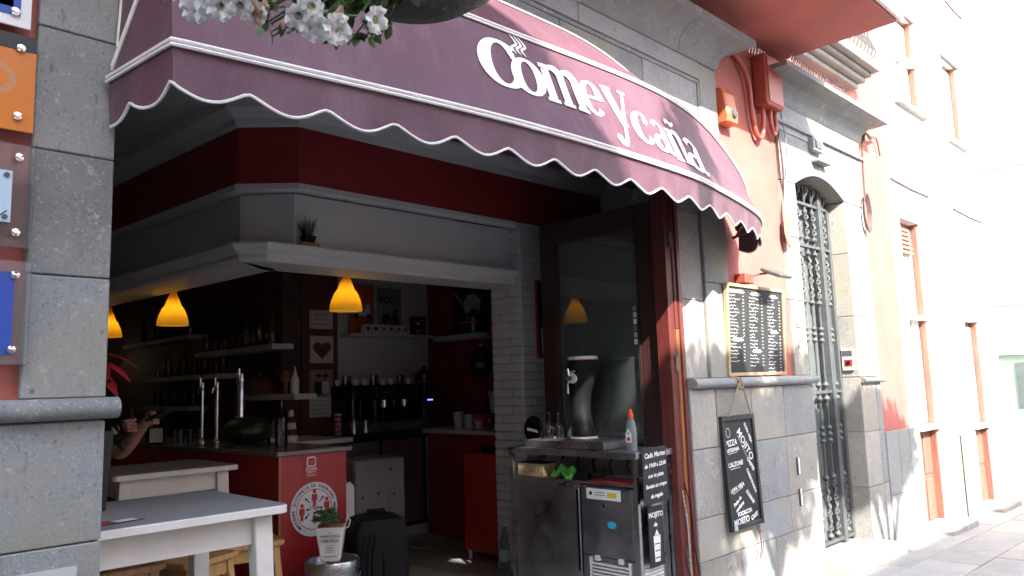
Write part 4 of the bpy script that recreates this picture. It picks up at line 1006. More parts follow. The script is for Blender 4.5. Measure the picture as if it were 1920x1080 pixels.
for sx, m in ((-.035, 'poster_black'), (.04, 'paper')):
    G().lathe([(.022, -.012), (.022, -.0065)], 14, (sx, 0, .15), 'y').obj('face', 'skin', t); B(sx - .04, sx + .04, -.009, -.0065, .0, .115).obj('figure', m, t); B(sx - .024, sx + .024, -.014, -.012, .155, .185).obj('hair', 'poster_black', t)
t = sheet('wall_calendar', 'white wall calendar at the bottom of the brown pilaster', 'calendar', 3.72, 3.99, 1.25, 1.465, 'paper')
B(-.135, .135, -.009, -.0065, .19, .215).obj('header', 'poster_grey', t)
for i in range(7):
    for j in range(4): B(-.115 + i * .035, -.105 + i * .035, -.0085, -.0065, .03 + j * .04, .04 + j * .04).obj('day_mark', 'blackprint', t)

# back wall shelf with posters and tins
o = thing('back_shelf', 'thin white shelf on the back wall under the two posters', 'shelf', (4.68, 4.0, 2.03)); B(-.5, .56, -.2, -.001, 0, .03).obj('board', 'white', o)
t = thing('scooter_poster', 'orange poster with blue scooter leaning behind the pendant lamp', 'poster', (4.41, 3.96, 2.061)); B(-.15, .15, -.012, .0, 0, .52).obj('sheet', 'poster_orange', t)
def scooter(t, m, zc, s_):
    G().prismY([(-.09 * s_, zc), (-.07 * s_, zc + .05 * s_), (-.01 * s_, zc + .05 * s_), (.02 * s_, zc + .02 * s_), (.05 * s_, zc + .10 * s_), (.075 * s_, zc + .095 * s_), (.09 * s_, zc), (.05 * s_, zc - .01 * s_)], -.016, -.0125).obj('scooter_print', m, t)
    for x in (-.06, .07): G().lathe([(.024 * s_, -.018), (.024 * s_, -.0163)], 14, (x * s_, 0, zc - .01 * s_), 'y').obj('wheel_print', 'blackprint', t)
scooter(t, 'skyblue', .20, 1.2)
t = thing('grey_poster', 'grey poster with the word BODY and a scooter', 'poster', (4.76, 3.96, 2.061)); B(-.15, .15, -.012, 0, 0, .50).obj('sheet', 'poster_grey', t); text('BODY', .10, t, 'poster_black', atF(0, -.0135, .37), bold=.002); scooter(t, 'poster_black', .16, 1.2)
for k in range(6):
    o = thing('spice_tin', f"small printed tin, {['first', 'second', 'third', 'fourth', 'fifth', 'sixth'][k]} from the left in the row on the back shelf", 'tin', (4.385 + k * .095, 3.84, 2.061), 0, 'tins on the back shelf')
    B(-.042, .042, -.04, .04, 0, .095).obj('can', 'tin', o, bevel=.006); G().lathe([(.022, -.043), (.022, -.0405)], 10, (0, 0, .05), 'y').obj('emblem', ['blackprint', 'blackprint', 'skin', 'redprint', 'redprint', 'redprint'][k], o)
for k in range(2):
    o = thing('coffee_tin', ['lower dark coffee tin at the right end of the back shelf', 'upper dark coffee tin stacked at the right end of the back shelf'][k], 'tin', (5.05, 3.84, 2.061 + k * .097)); G().lathe([(.085, 0), (.088, .005), (.088, .09), (.085, .095)], 20).obj('can', 'black_gloss', o, True); B(-.04, .04, -.0895, -.086, .04, .055).obj('print_line', 'redprint', o)
# back counter with appliances
o = thing('back_counter', 'black back counter with fridge doors under the coffee machine', 'counter', (0, 0, FZ))
B(3.70, 5.30, 3.42, 3.99, .1, .97).obj('body', 'black_gloss', o); B(3.70, 5.30, 3.44, 3.99, 0, .1).obj('plinth', 'white', o)
B(3.68, 4.73, 3.38, 3.99, .972, 1.01).obj('top', 'black_wood', o); B(4.732, 5.30, 3.38, 3.99, .972, 1.01).obj('top', 'white', o)
for k in range(3):
    x = 3.76 + k * .52; d = B(x, x + .47, 3.40, 3.42, .14, .93).obj('fridge_door', 'steel_dark', o, bevel=.004); G().tube([(x + .06, 3.38, .45), (x + .06, 3.38, .75)], .009, 8).obj('handle', 'chrome', d, True)
o = thing('side_counter', 'white topped counter along the red wall', 'counter', (0, 0, FZ)); B(4.78, 5.30, 2.35, 3.37, 0, .97).obj('body', 'redwall', o); B(4.74, 5.305, 2.33, 3.375, .972, 1.01).obj('top', 'white', o)
cmn = thing('coffee_machine', 'black and chrome two group espresso machine on the back counter', 'coffee machine', (4.38, 3.68, 1.091))
B(-.43, .43, -.12, .24, .10, .44).obj('body', 'black_gloss', cmn, bevel=.015); B(-.43, .43, -.24, .24, .30, .445).obj('head', 'black', cmn, bevel=.012)
B(-.43, .43, -.26, .24, .0, .09).obj('base', 'steel_dark', cmn, bevel=.006); B(-.40, .40, -.25, -.12, .092, .10).obj('drip_grid', 'steel', cmn)
for x in (-.41, -.16, .41): B(x - .008, x + .008, -.255, -.238, .02, .43).obj('trim', 'chrome', cmn)
for x in (-.02, .22):
    h = G().lathe([(.035, .23), (.035, .30)], 18, (x, -.18, 0)).obj('group_head', 'chrome', cmn, True); G().tube([(x, -.2, .235), (x + .01, -.36, .225)], [.012, .016], 8).obj('portafilter_handle', 'black', h, True)
for x in (-.12, .36): G().tube([(x, -.25, .28), (x + .02, -.28, .2), (x + .015, -.27, .11)], .005, 6).obj('steam_wand', 'chrome', cmn, True)
for k in range(4): B(-.05 + k * .09, -.02 + k * .09, -.2425, -.239, .37, .38).obj('button', 'chrome', cmn)
B(-.43, .43, .22, .235, .445, .47).obj('cup_rail', 'chrome', cmn)
cup = G().lathe([(.022, 0), (.036, .03), (.038, .06), (.035, .06), (.02, .006)], 14, cap=False).mesh('cup', 'ceramic', True)
for k in range(16):
    o = link('cup' if k % 3 else 'tumbler', cup if k % 3 else tum, None, (3.99 + (k % 8) * .105, 3.60 + .12 * (k // 8), 1.537)); solo(o, 'white cup on top of the coffee machine' if k % 3 else 'clear glass among the cups on top of the coffee machine', 'cup' if k % 3 else 'glass', 'cups on the coffee machine' if k % 3 else 'glasses on the coffee machine')
gd = thing('coffee_grinder', 'coffee grinder with dark bean hopper and blue display', 'coffee grinder', (4.95, 3.62, 1.091))
B(-.07, .07, -.08, .1, 0, .33).obj('body', 'steel', gd, bevel=.012); B(-.08, .08, -.14, .1, 0, .03).obj('base', 'steel_dark', gd); B(-.065, .065, -.092, -.079, .24, .32).obj('panel', 'black_gloss', gd)
for k in range(3): B(-.03 + k * .025, -.018 + k * .025, -.095, -.0921, .275, .287).obj('display_digit', 'led', gd)
G().lathe([(.05, .331), (.10, .42), (.10, .54), (.06, .58), (0, .58)], 20).obj('hopper', 'black_gloss', gd, True); G().lathe([(.1015, .46), (.1015, .475)], 20, cap=False).obj('hopper_band', 'redprint', gd); G().lathe([(.0, .64), (.02, .625), (.025, .6), (.02, .581)], 12).obj('lid_knob', 'black', gd, True)
for k in range(2):
    o = thing('steel_jug', ['left small steel milk jug in front of the coffee machine', 'right small steel milk jug in front of the coffee machine'][k], 'jug', (3.98 + k * .13, 3.45, 1.091)); G().lathe([(.045, 0), (.046, .02), (.04, .11), (.043, .125)], 18).obj('body', 'steel', o, True); G().tube([(.04, 0, .1), (.075, 0, .09), (.075, 0, .03), (.043, 0, .02)], .005, 6).obj('handle', 'steel', o, True)
o = thing('paper_cups', 'red and white stack of paper cups beside the milk jugs', 'cups', (3.83, 3.48, 1.091))
for k in range(9): G().lathe([(.030, .022 * k), (.033, .022 * k + .018)], 14).obj('cup', 'redprint' if k % 2 else 'paper', o, True)
# leaning white board, fridge
o = thing('white_cabinet', 'low white cabinet with holed door behind the counter', 'cabinet', (3.62, 2.62, FZ)); B(-.24, .24, -.1, .3, .28, .86).obj('case', 'greywhite', o, bevel=.012)
G().prismY(rrect(-.235, .235, .30, .85, .03), -.112, -.1005).obj('door', 'greywhite', o)
for x, z in ((.10, .77), (-.17, .57), (-.02, .59), (.13, .57)): G().lathe([(.011, -.1145), (.011, -.1121)], 12, (x, 0, z), 'y').obj('hole', 'blackprint', o)
for x in (-.08, .06): B(x, x + .003, -.114, -.1121, .32, .6).obj('seam', 'poster_grey', o)
for x in (-.2, .2):
    for y in (-.06, .26): B(x - .02, x + .02, y - .02, y + .02, 0, .279).obj('leg', 'black', o)
o = thing('white_door_edge', 'rounded white fridge door edge just behind the red counter end', 'fridge', (2.95, 1.95, FZ)); G().prismY(rrect(-.08, .05, .25, .78, .04), -.02, .02).obj('door', 'ceramic', o); B(-.08, .05, .021, .4, .0, .78).obj('body', 'ceramic', o)

# red wall: shelf, picture, hopper, round sign
o = thing('red_wall_shelf', 'white wall shelf on the red side wall', 'shelf', (5.31, 3.1, 1.98)); B(-.2, -.001, -.28, .56, 0, .05).obj('board', 'white', o); B(-.2, -.001, -.6, -.282, .0, .05).obj('board', 'redlam', o)
o = thing('ice_picture', 'dark picture of a white ice cream scoop on the red wall', 'picture', (5.308, 3.25, 2.10)); B(-.02, 0, -.28, .28, 0, .46).obj('canvas', 'poster_black', o)
P = [(.13 * math.cos(t) * (1 + .08 * math.sin(5 * t)) - .03, .23 + .13 * math.sin(t) * (1 + .05 * math.sin(7 * t))) for t in [2 * math.pi * i / 30 for i in range(30)]]; G().prismX(P, -.026, -.0205).obj('scoop_print', 'paper', o)
G().prismX([(.27, .40), (.24, .42), (.10, .25), (.13, .23)], -.0255, -.0203).obj('spoon_print', 'poster_grey', o)
o = thing('bean_hopper', 'black round coffee tin with pink band on the red wall shelf', 'tin', (5.2, 3.10, 2.031)); G().lathe([(.14, 0), (.145, .01), (.145, .17), (.10, .20), (.05, .21), (.03, .25), (0, .26)], 22).obj('can', 'black_gloss', o, True); G().lathe([(.1465, .10), (.1465, .115)], 22, cap=False).obj('band', 'redprint', o)
o = thing('speckled_cup', 'grey metal cup on the red wall shelf', 'cup', (5.2, 2.78, 2.031)); G().lathe([(.035, 0), (.05, .16), (.046, .16), (.03, .01)], 16, cap=False).obj('body', 'steel', o, True); G().tube([(0, -.048, .13), (0, -.08, .12), (0, -.08, .05), (0, -.04, .04)], .005, 6).obj('handle', 'steel', o, True)
o = thing('moka_pot', 'dark metal coffee pot at the right end of the red wall shelf', 'coffee pot', (5.2, 2.58, 2.031)); G().lathe([(.07, 0), (.05, .09), (.05, .1), (.07, .2), (.02, .23), (.02, .25), (0, .26)], 8).obj('body', 'steel_dark', o); G().tube([(0, -.06, .19), (0, -.11, .18), (0, -.11, .1)], .009, 6).obj('handle', 'black', o, True)
o = thing('round_sign', 'round black sign with a cup drawing on the red wall', 'sign', (5.308, 3.12, 1.74)); G().lathe([(.155, -.02), (.16, -.012), (.16, 0)], 30, axis='x').obj('disc', 'black_wood', o, True)
G().prismX([(.07, -.0), (.05, -.06), (-.05, -.06), (-.07, 0)], -.0245, -.0205).obj('cup_print', 'poster_grey', o); text('CAFE', .06, o, 'poster_grey', atL(-.0225, 0, .06)); G().lathe([(0, .02), (.015, .01), (.018, -.005)], 10, (-.01, 0, .17)).obj('knob', 'ceramic', o, True)
for k in range(3):
    o = G().lathe([(.045, 0), (.05, .16), (.047, .16), (.042, .01)], 16, cap=False).obj('paper_cup', 'ceramic', None, True, loc=(4.92, 3.05 - .15 * k, 1.091)); o.scale = (1, 1, 1 - .15 * k); solo(o, ['tallest white container on the side counter by the red wall', 'middle white container on the side counter by the red wall', 'shortest white container on the side counter by the red wall'][k], 'cup')
o = thing('straw_glass', 'glass jar of clear straws with a yellow ball beside it', 'jar', (4.55, 2.16, 1.25)); link('glass', jarm, o)
for k in range(10): G().tube([(random.uniform(-.02, .02), random.uniform(-.02, .02), .01), (random.uniform(-.05, .05), random.uniform(-.05, .05), .2)], .003, 5).obj('straw', 'ceramic', o)
G().lathe([(0, .06), (.022, .05), (.03, .03), (.022, .01), (0, 0)], 12, (.0, -.08, .14)).obj('ball', 'yellowtag', o, True); B(-.1, .1, -.12, .12, -.05, -.002).obj('tray', 'redlam', o)
# red cupboard with capsule machine
rc = thing('red_cupboard', 'red cupboard on short white feet behind the beer stand', 'cupboard', (4.52, 2.03, FZ))
B(-.22, .22, -.24, .24, .07, .86).obj('body', 'redlam', rc, bevel=.004); B(-.228, -.2205, -.235, .235, .075, .855).obj('door', 'redlam', rc, bevel=.003)
for sx in (-.19, .19):
    for sy in (-.21, .21): G().lathe([(.015, 0), (.02, .069)], 10, (sx, sy, 0)).obj('foot', 'white', rc, True)
o = thing('capsule_machine', 'black capsule coffee machine standing on the red cupboard', 'coffee machine', (4.48, 2.0, .941)); B(-.14, .16, -.08, .08, 0, .04).obj('base', 'black', o, bevel=.006); B(.0, .16, -.08, .08, .041, .24).obj('body', 'black_gloss', o, bevel=.012); B(-.12, .16, -.07, .07, .241, .30).obj('head', 'black', o, bevel=.012)
G().lathe([(.022, -.125), (.022, -.119)], 14, (0, 0, .27), 'x').obj('ring', 'poster_orange', o)
# loudspeaker, keg, bucket with succulent
sp = thing('loudspeaker', 'black portable loudspeaker with moulded sides beside the beer keg', 'loudspeaker', (2.80, 1.38, FZ), R(-20))
P = rrect(-.17, .17, -.15, .15, .05); g = G(); n = len(P)
lv = [(0, 1.0), (.03, 1.04), (.50, 1.02), (.58, .98), (.63, .86), (.645, .6)]
g.add([(x * k, y * k, z) for z, k in lv for x, y in P], [(j * n + i, j * n + (i + 1) % n, (j + 1) * n + (i + 1) % n, (j + 1) * n + i) for j in range(len(lv) - 1) for i in range(n)] + [tuple(range(n)), tuple((len(lv) - 1) * n + i for i in range(n))]); g.obj('cabinet', 'black', sp, True)
for x in (-.12, -.09, -.06): G().tube([(x, -.158, .06), (x, -.158, .45), (x + .02, -.150, .55)], .008, 6).obj('side_rib', 'black', sp, True)
B(.0, .15, -.165, -.15, .08, .42).obj('grille', 'black', sp, bevel=.01); G().tube([(-.06, 0, .64), (-.05, 0, .67), (.05, 0, .67), (.06, 0, .64)], .012, 8).obj('handle', 'black', sp, True)
kg = thing('beer_keg', 'steel beer keg with raised lettering in front of the red counter', 'keg', (2.42, 1.27, FZ))
G().lathe([(.14, 0), (.155, .005), (.155, .05), (.148, .06), (.158, .10), (.158, .17), (.152, .19), (.158, .21), (.158, .34), (.148, .39), (.153, .40), (.155, .455), (.150, .462), (.143, .455), (.14, .41), (.10, .43), (.03, .44), (0, .44)], 36).obj('body', 'steel', kg, True)
G().lathe([(.03, .44), (.03, .455), (.02, .457), (0, .455)], 16).obj('valve', 'steel_dark', kg, True); G().lathe([(.045, .4605), (.03, .465)], 16, (.06, -.06, -.03)).obj('hand_hole', 'black', kg)
for i, ch in enumerate('PROPIEDAD'):
    a = R(-100 + (i - 4) * 12.0 + 25)
    text(ch, .036, kg, 'steel', Matrix.Translation((.160 * math.cos(a), .160 * math.sin(a), .365)) @ Matrix.Rotation(a + math.pi / 2, 4, 'Z') @ FRONT, bold=.0008)
bk = thing('flower_bucket', 'white square metal bucket printed CERVEZA standing on the keg', 'bucket', (2.385, 1.22, .546), R(-38))
g = G(); g.frustum((.052, .052), (.078, .078), 0, .185); g.obj('body', 'ceramic', bk, bevel=.006)
B(-.08, .08, -.08, .08, .183, .189).obj('rim', 'ceramic', bk, bevel=.002); B(-.07, .07, -.07, .07, .1891, .191).obj('soil', 'kraft', bk)
G().tube([(.077, .0, .17), (.098, .0, .18), (.107, 0, .215), (.095, 0, .235), (.080, 0, .215)], .003, 6).obj('handle', 'ceramic', bk, True)
tl = math.atan2(.026, .185)
MF = lambda z: Matrix.Translation((0, -.0548 - .026 * z / .185, z)) @ FRONT @ Matrix.Rotation(tl, 4, 'X')
text('LA', .012, bk, 'blackprint', MF(.160)); text('PERFECCION', .018, bk, 'blackprint', MF(.143)); text('CERVEZA', .023, bk, 'blackprint', MF(.117), bold=.0003); text('Estrella Galicia', .012, bk, 'blue', MF(.032), bold=.0002)
for k in range(5): 
    z = .055 + k * .009; y = -.0545 - .026 * z / .185; B(-.025, .03 - .01 * (k % 2), y - .001, y, z, z + .0022).obj('print_line', 'poster_grey', bk)
su = thing('succulent', 'green succulent growing out of the white bucket', 'plant', (2.385, 1.22, .737)); g = G()
for q in range(22):
    cx_, cy_ = random.uniform(-.085, .06), random.uniform(-.065, .065); cz_ = random.uniform(.01, .075)
    for k in range(11):
        a = k * 2.4; el = .25 + .09 * k; l = .044 - .0015 * k; d = Vector((math.cos(a) * math.cos(el), math.sin(a) * math.cos(el), math.sin(el))); s_ = Vector((-math.sin(a), math.cos(a), 0)); u = d.cross(s_); b = Vector((cx_, cy_, cz_))
        g.add([b, b + d * l * .6 + s_ * .010, b + d * l * .6 - s_ * .010, b + d * l, b + d * l * .6 + u * .004, b + d * l * .6 - u * .006], [(0, 1, 4), (0, 4, 2), (4, 1, 3), (4, 3, 2), (0, 5, 1), (0, 2, 5), (5, 3, 1), (5, 2, 3)])
g.obj('leaves', 'leaf_succ', su)
o = thing('water_bottle', 'clear bottle of blue water on the floor beside the red cupboard', 'bottle', (4.22, 1.70, FZ)); G().lathe([(.045, 0), (.05, .02), (.05, .2), (.035, .26), (.02, .30), (.02, .33)], 16).obj('body', 'bluewater', o, True); G().lathe([(.0515, .07), (.0515, .16)], 16, cap=False).obj('label_band', 'skyblue', o, True); G().lathe([(.022, .33), (.022, .36), (0, .36)], 12).obj('cap', 'ceramic', o, True)

# person standing behind the pier, forearm and phone showing past it
PC = Vector((1.07, 1.64, 0)); PL = Vector((.94, .35, 0)).normalized(); PF = Vector((.35, -.94, 0)).normalized()
pe = thing('person', 'person in dark clothes standing behind the pier, bare forearm holding a phone', 'person', (PC.x, PC.y, FZ))
def pw(l, f, z): return PL * l + PF * f + Vector((0, 0, z - FZ))
def skinned(name, joints, edges, m, root=0, sub_=2):
    me = bpy.data.meshes.new(name); me.from_pydata([pw(*j[:3]) for j in joints], edges, []); me.materials.append(MT[m])
    o = link(name, me, pe); sk_ = o.modifiers.new('Skin', 'SKIN')
    if not me.skin_vertices: 
        bm = bmesh.new(); bm.from_mesh(me); bm.verts.layers.skin.verify(); bm.to_mesh(me); bm.free()
    for i, j in enumerate(joints):
        r_ = j[3]; me.skin_vertices[0].data[i].radius = (r_, r_ if len(j) < 5 else j[4]); me.skin_vertices[0].data[i].use_root = (i == root)
    sk_.use_smooth_shade = True; ss = o.modifiers.new('Sub', 'SUBSURF'); ss.levels = ss.render_levels = sub_; return o
bodyj = [(0, 0, .95, .115), (0, -.01, 1.12, .105), (0, 0, 1.30, .125), (0, .005, 1.43, .06), (0, .02, 1.50, .048), (0, .03, 1.57, .075), (0, .035, 1.66, .078), (0, .03, 1.71, .05),
         (.16, 0, 1.40, .055), (.20, .229, 1.205, .040), (.195, .33, 1.295, .034), (.19, .405, 1.365, .026), (.19, .44, 1.385, .030),
         (-.16, 0, 1.40, .055), (-.22, .12, 1.17, .040), (-.10, .30, 1.27, .034), (.02, .38, 1.34, .026), (.06, .40, 1.355, .030),
         (.095, 0, .90, .085), (.10, .02, .52, .058), (.10, -.02, .17, .040), (.11, .10, .125, .035), (-.095, 0, .90, .085), (-.10, .02, .52, .058), (-.10, -.02, .17, .040), (-.11, .10, .125, .035)]
bodye = [(0, 1), (1, 2), (2, 3), (3, 4), (4, 5), (5, 6), (6, 7), (2, 8), (8, 9), (9, 10), (10, 11), (11, 12), (2, 13), (13, 14), (14, 15), (15, 16), (16, 17), (0, 18), (18, 19), (19, 20), (20, 21), (0, 22), (22, 23), (23, 24), (24, 25)]
skinned('body', bodyj, bodye, 'bodyskin')
skinned('shirt', [(0, 0, .96, .135), (0, -.01, 1.12, .125), (0, 0, 1.30, .142), (0, .0, 1.415, .075), (.165, 0, 1.40, .072), (.182, .085, 1.33, .068), (-.165, 0, 1.40, .072), (-.19, .05, 1.31, .068)], [(0, 1), (1, 2), (2, 3), (2, 4), (4, 5), (2, 6), (6, 7)], 'shirt')
skinned('trousers', [(0, 0, .98, .13), (.095, 0, .90, .105), (.10, .02, .52, .082), (.10, -.02, .18, .07), (-.095, 0, .90, .105), (-.10, .02, .52, .082), (-.10, -.02, .18, .07)], [(0, 1), (1, 2), (2, 3), (0, 4), (4, 5), (5, 6)], 'trousers')
skinned('hair', [(0, -.015, 1.60, .07), (0, .0, 1.68, .085), (0, .03, 1.725, .06)], [(0, 1), (1, 2)], 'hair')
for s_ in (-1, 1):
    skinned('shoe', [(s_ * .10, -.05, .125, .045), (s_ * .11, .06, .12, .045), (s_ * .115, .15, .115, .035)], [(0, 1), (1, 2)], 'black')
    skinned('ear', [(s_ * .076, .02, 1.60, .012), (s_ * .082, .012, 1.63, .015)], [(0, 1)], 'bodyskin', sub_=1)
    G().lathe([(0, -.008), (.007, -.004), (.008, .002), (0, .008)], 8, pw(s_ * .03, .098, 1.625)).obj('eye', 'paper', pe, True)
skinned('nose', [(0, .095, 1.635, .009), (0, .122, 1.60, .013)], [(0, 1)], 'bodyskin', sub_=1)
def fingers(base, side):
    for k in range(4):
        o_ = -.024 + k * .016; ln = (.058, .066, .062, .048)[k]; b = base + PL * (o_ * .4) + Vector((0, 0, -o_ * .9))
        G().tube([b, b + PF * ln * .55 + PL * side * .006, b + PF * ln * .8 - PL * side * .016, b + PF * ln * .7 - PL * side * .032], [.0095, .009, .008, .006], 7).obj('finger', 'bodyskin', pe, True)
    b = base - PL * side * .012 + Vector((0, 0, .015)); G().tube([b - PF * .02, b + PF * .015 - PL * side * .012 + Vector((0, 0, .012)), b + PF * .045 - PL * side * .012 + Vector((0, 0, .014))], [.011, .010, .007], 7).obj('thumb', 'bodyskin', pe, True)
fingers(pw(.19, .455, 1.39), 1); fingers(pw(.07, .415, 1.36), -1)
ph = thing('phone', 'thin phone held in the hand beside the poinsettia', 'phone', pe.location + pw(.165, .50, 1.385) , math.atan2(PF.y, PF.x))
G(Matrix.Rotation(R(-20), 4, 'Y')).box(-.02, .11, -.035, .035, 0, .008).obj('case', 'black', ph, bevel=.002); G(Matrix.Rotation(R(-20), 4, 'Y')).box(-.016, .106, -.032, .032, .0081, .0086).obj('screen', 'paper', ph)

# ================================================================== BEER STAND IN THE DOORWAY
st = thing('beer_stand', 'stainless steel beer stand with open shelf in the doorway', 'bar stand', (0, 0, FZ))
B(3.72, 4.12, .05, 1.14, .955, .995).obj('worktop', 'steel_dark', st, bevel=.004)
B(3.76, 4.10, .32, 1.0, .997, 1.045).obj('drip_tray', 'steel_dark', st, bevel=.004)
for k in range(12): B(3.79, 4.07, .35 + k * .05, .37 + k * .05, 1.046, 1.049).obj('tray_slat', 'steel', st)
for x in (3.735, 4.085):
    for y in (.065, 1.105): B(x, x + .025, y, y + .025, 0, .953).obj('post', 'steel', st)
B(3.765, 4.08, .095, 1.10, .785, .80).obj('shelf', 'steel', st)
B(4.075, 4.082, .1, 1.10, .802, .95).obj('back_plate', 'steel_dark', st)
for k in range(5): G().tube([(4.0, .3 + k * .14, .955), (3.98, .32 + k * .14, .88), (3.99, .3 + k * .14, .83)], .009, 6).obj('beer_line', 'black', st, True)
fr = thing('bottle_fridge', 'black steel fronted fridge under the beer stand', 'fridge', (0, 0, FZ))
B(3.775, 4.07, .53, 1.095, .02, .775).obj('body', 'black', fr); B(3.745, 3.774, .525, 1.10, .03, .76).obj('door', 'steel_dark', fr, bevel=.004); B(3.738, 3.746, .53, .545, .04, .75).obj('door_edge', 'chrome', fr)
B(3.742, 3.775, .525, 1.10, .762, .783).obj('top_strip', 'steel', fr); B(3.739, 3.742, .62, .70, .767, .777).obj('badge', 'chrome', fr)
ck = thing('beer_cooler', 'steel beer cooler with white vent grille and stickers under the stand', 'cooler', (0, 0, FZ))
B(3.772, 4.075, .092, .515, .03, .775).obj('body', 'steel', ck); B(3.748, 3.771, .115, .512, .36, .77).obj('front_panel', 'steel_dark', ck, bevel=.004); B(3.748, 3.771, .092, .113, .03, .77).obj('corner_trim', 'steel', ck)
B(3.75, 3.771, .115, .512, .03, .355).obj('lower_panel', 'steel_dark', ck)
for k in range(12): B(3.738, 3.7495, .16, .44, .08 + k * .021, .090 + k * .021).obj('vent_slat', 'ceramic', ck)
B(3.738, 3.7495, .145, .158, .075, .35).obj('vent_frame', 'ceramic', ck); B(3.738, 3.7495, .442, .455, .075, .35).obj('vent_frame', 'ceramic', ck)
for z in (.335,): 
    for y in (.2, .38): B(3.735, 3.7495, y, y + .03, z, z + .03).obj('clip', 'ceramic', ck)
lbl = G().prismX([(.20, .70), (.465, .70), (.465, .765), (.20, .765)], 3.7455, 3.7475).obj('white_sticker', 'whiteprint', ck)
B(3.7445, 3.7454, .23, .30, .715, .745).obj('yellow_patch', 'yellowtag', lbl); G().lathe([(.012, 3.7445), (.012, 3.7454)], 12, (0, .43, .735), 'x').obj('round_mark', 'blackprint', lbl)
for k in range(2): B(3.7445, 3.7454, .32, .40, .725 + k * .015, .730 + k * .015).obj('print_line', 'poster_grey', lbl)
G().prismX([(.275 + .036 * math.cos(t), .555 + .024 * math.sin(t)) for t in [i * math.pi / 3 + .5 for i in range(6)]], 3.7452, 3.7475).obj('cyan_sticker', 'cyan', ck)
G().lathe([(.012, 3.745), (.012, 3.7475)], 14, (0, .33, .665), 'x').obj('knob', 'chrome', ck)
for k in range(4): B(3.7462, 3.7475, .40, .49, .39 + k * .012, .393 + k * .012).obj('print_line', 'iron', ck)
for k in range(13): B(3.80, 3.99, .083, .0915, .06 + k * .02, .071 + k * .02).obj('side_slat', 'ceramic', ck)
# chalk signs on the street end
o = thing('chalk_offer_sign', 'small chalk sign with white handwriting on the end of the beer stand', 'sign', (3.885, .042, .77)); B(-.125, .125, -.008, 0, 0, .33).obj('panel', 'chalk', o, bevel=.003)
for k, s_ in enumerate(['Cada Martes', 'de 19:00 a 22:00', 'con tu pizza', 'llevate un crepe', 'de regalo']): text(s_, .042 if k == 0 else .033, o, 'chalkline', atF(.0, -.0092, .285 - k * .06, R(3)), shear=.25, bold=.0009)
o = thing('mojito_sign', 'narrow dark sign reading MOJITO with a drawn drink', 'sign', (3.89, .060, .40)); B(-.075, .075, -.008, 0, 0, .35).obj('panel', 'chalk', o, bevel=.003)
text('MOJITO', .042, o, 'chalkline', atF(0, -.0092, .30), bold=.0012); text('de', .036, o, 'chalkline', atF(-.01, -.0092, .245), bold=.0010, shear=.2)
G().prismY([(-.028, .03), (.022, .03), (.034, .18), (-.036, .18)], -.0105, -.0082).obj('glass_drawing', 'chalkline', o); G().prismY([(-.02, .183), (.0, .215), (.022, .183)], -.0105, -.0082).obj('leaf_drawing', 'chalkline', o)
for k in range(3): B(-.024, .022, -.0118, -.0106, .05 + k * .04, .056 + k * .04).obj('stripe', 'chalk', o)
# things on the stand
tw = thing('tap_tower', 'tall black waisted beer tap tower with cream caps on the beer stand', 'beer tap', (3.93, .62, FZ + 1.05))
G().lathe([(.088, 0), (.092, .004), (.092, .012), (.088, .016)], 26).obj('foot_ring', 'ceramic', tw, True)
body = G(); vs = []; fs = []; n = 26; K = 16
for k in range(K + 1):
    t = k / K; r_ = .082 - .020 * math.sin(math.pi * min(1, t * 1.3)) + .026 * t ** 2; off = .03 * math.sin(math.pi * t) - .018 * t
    for i in range(n): a = 2 * math.pi * i / n; vs.append((r_ * math.cos(a), off + r_ * 1.05 * math.sin(a), .017 + .50 * t))
for k in range(K):
    for i in range(n): j = (i + 1) % n; fs.append((k * n + i, k * n + j, (k + 1) * n + j, (k + 1) * n + i))
fs += [tuple(range(n)), tuple(K * n + i for i in range(n))]; body.add(vs, fs).obj('column', 'satin_black', tw, True)
G().lathe([(.102, .518), (.102, .53), (.094, .542), (.0, .546)], 26, (0, -.018, 0)).obj('cap', 'ceramic', tw, True); G().lathe([(.1035, .516), (.1035, .522)], 26, (0, -.018, 0), cap=False).obj('cap_band', 'tan', tw)
G().lathe([(.035, -.100), (.035, -.06)], 20, (0, .0, .40), 'x').obj('tap_plate', 'ceramic', tw, True); G().lathe([(.018, -.14), (.018, -.1005)], 14, (0, .0, .40), 'x').obj('tap_body', 'chrome', tw, True)
G().tube([(-.125, 0, .40), (-.13, .012, .36), (-.13, .014, .30)], .008, 8).obj('spout', 'chrome', tw, True); G().tube([(-.125, 0, .40), (-.13, .01, .46)], [.008, .012], 8).obj('handle', 'chrome', tw, True); G().tube([(-.12, 0, .44), (-.12, -.05, .445)], .006, 6).obj('lever', 'chrome', tw, True)
gm = [(.032, .0), (.036, .03), (.030, .075), (.014, .10), (.005, .11), (.004, .16), (.012, .168), (.034, .172)]
for k, (x, y) in enumerate([(3.90, .90), (3.88, .80)]):
    o = G().lathe(gm, 18, cap=False).obj('wine_glass', 'clear', None, True, loc=(x, y, FZ + 1.05)); solo(o, ['upside down stem glass on the beer stand, left of the two', 'upside down stem glass on the beer stand, next to the tap tower'][k], 'glass')
o = thing('oval_sign', 'black oval tilted sign reading ESPECIAL on the beer stand', 'sign', (3.92, 1.07, FZ + .996))
g = G(Matrix.Translation((0, 0, .10)) @ Matrix.Rotation(R(-28), 4, 'X')); g.lathe([(.088, -.012), (.092, -.006), (.092, .006), (.088, .012)], 26, axis='x'); d = g.obj('disc', 'black_gloss', o, True); d.scale = (1, .95, 1.05)
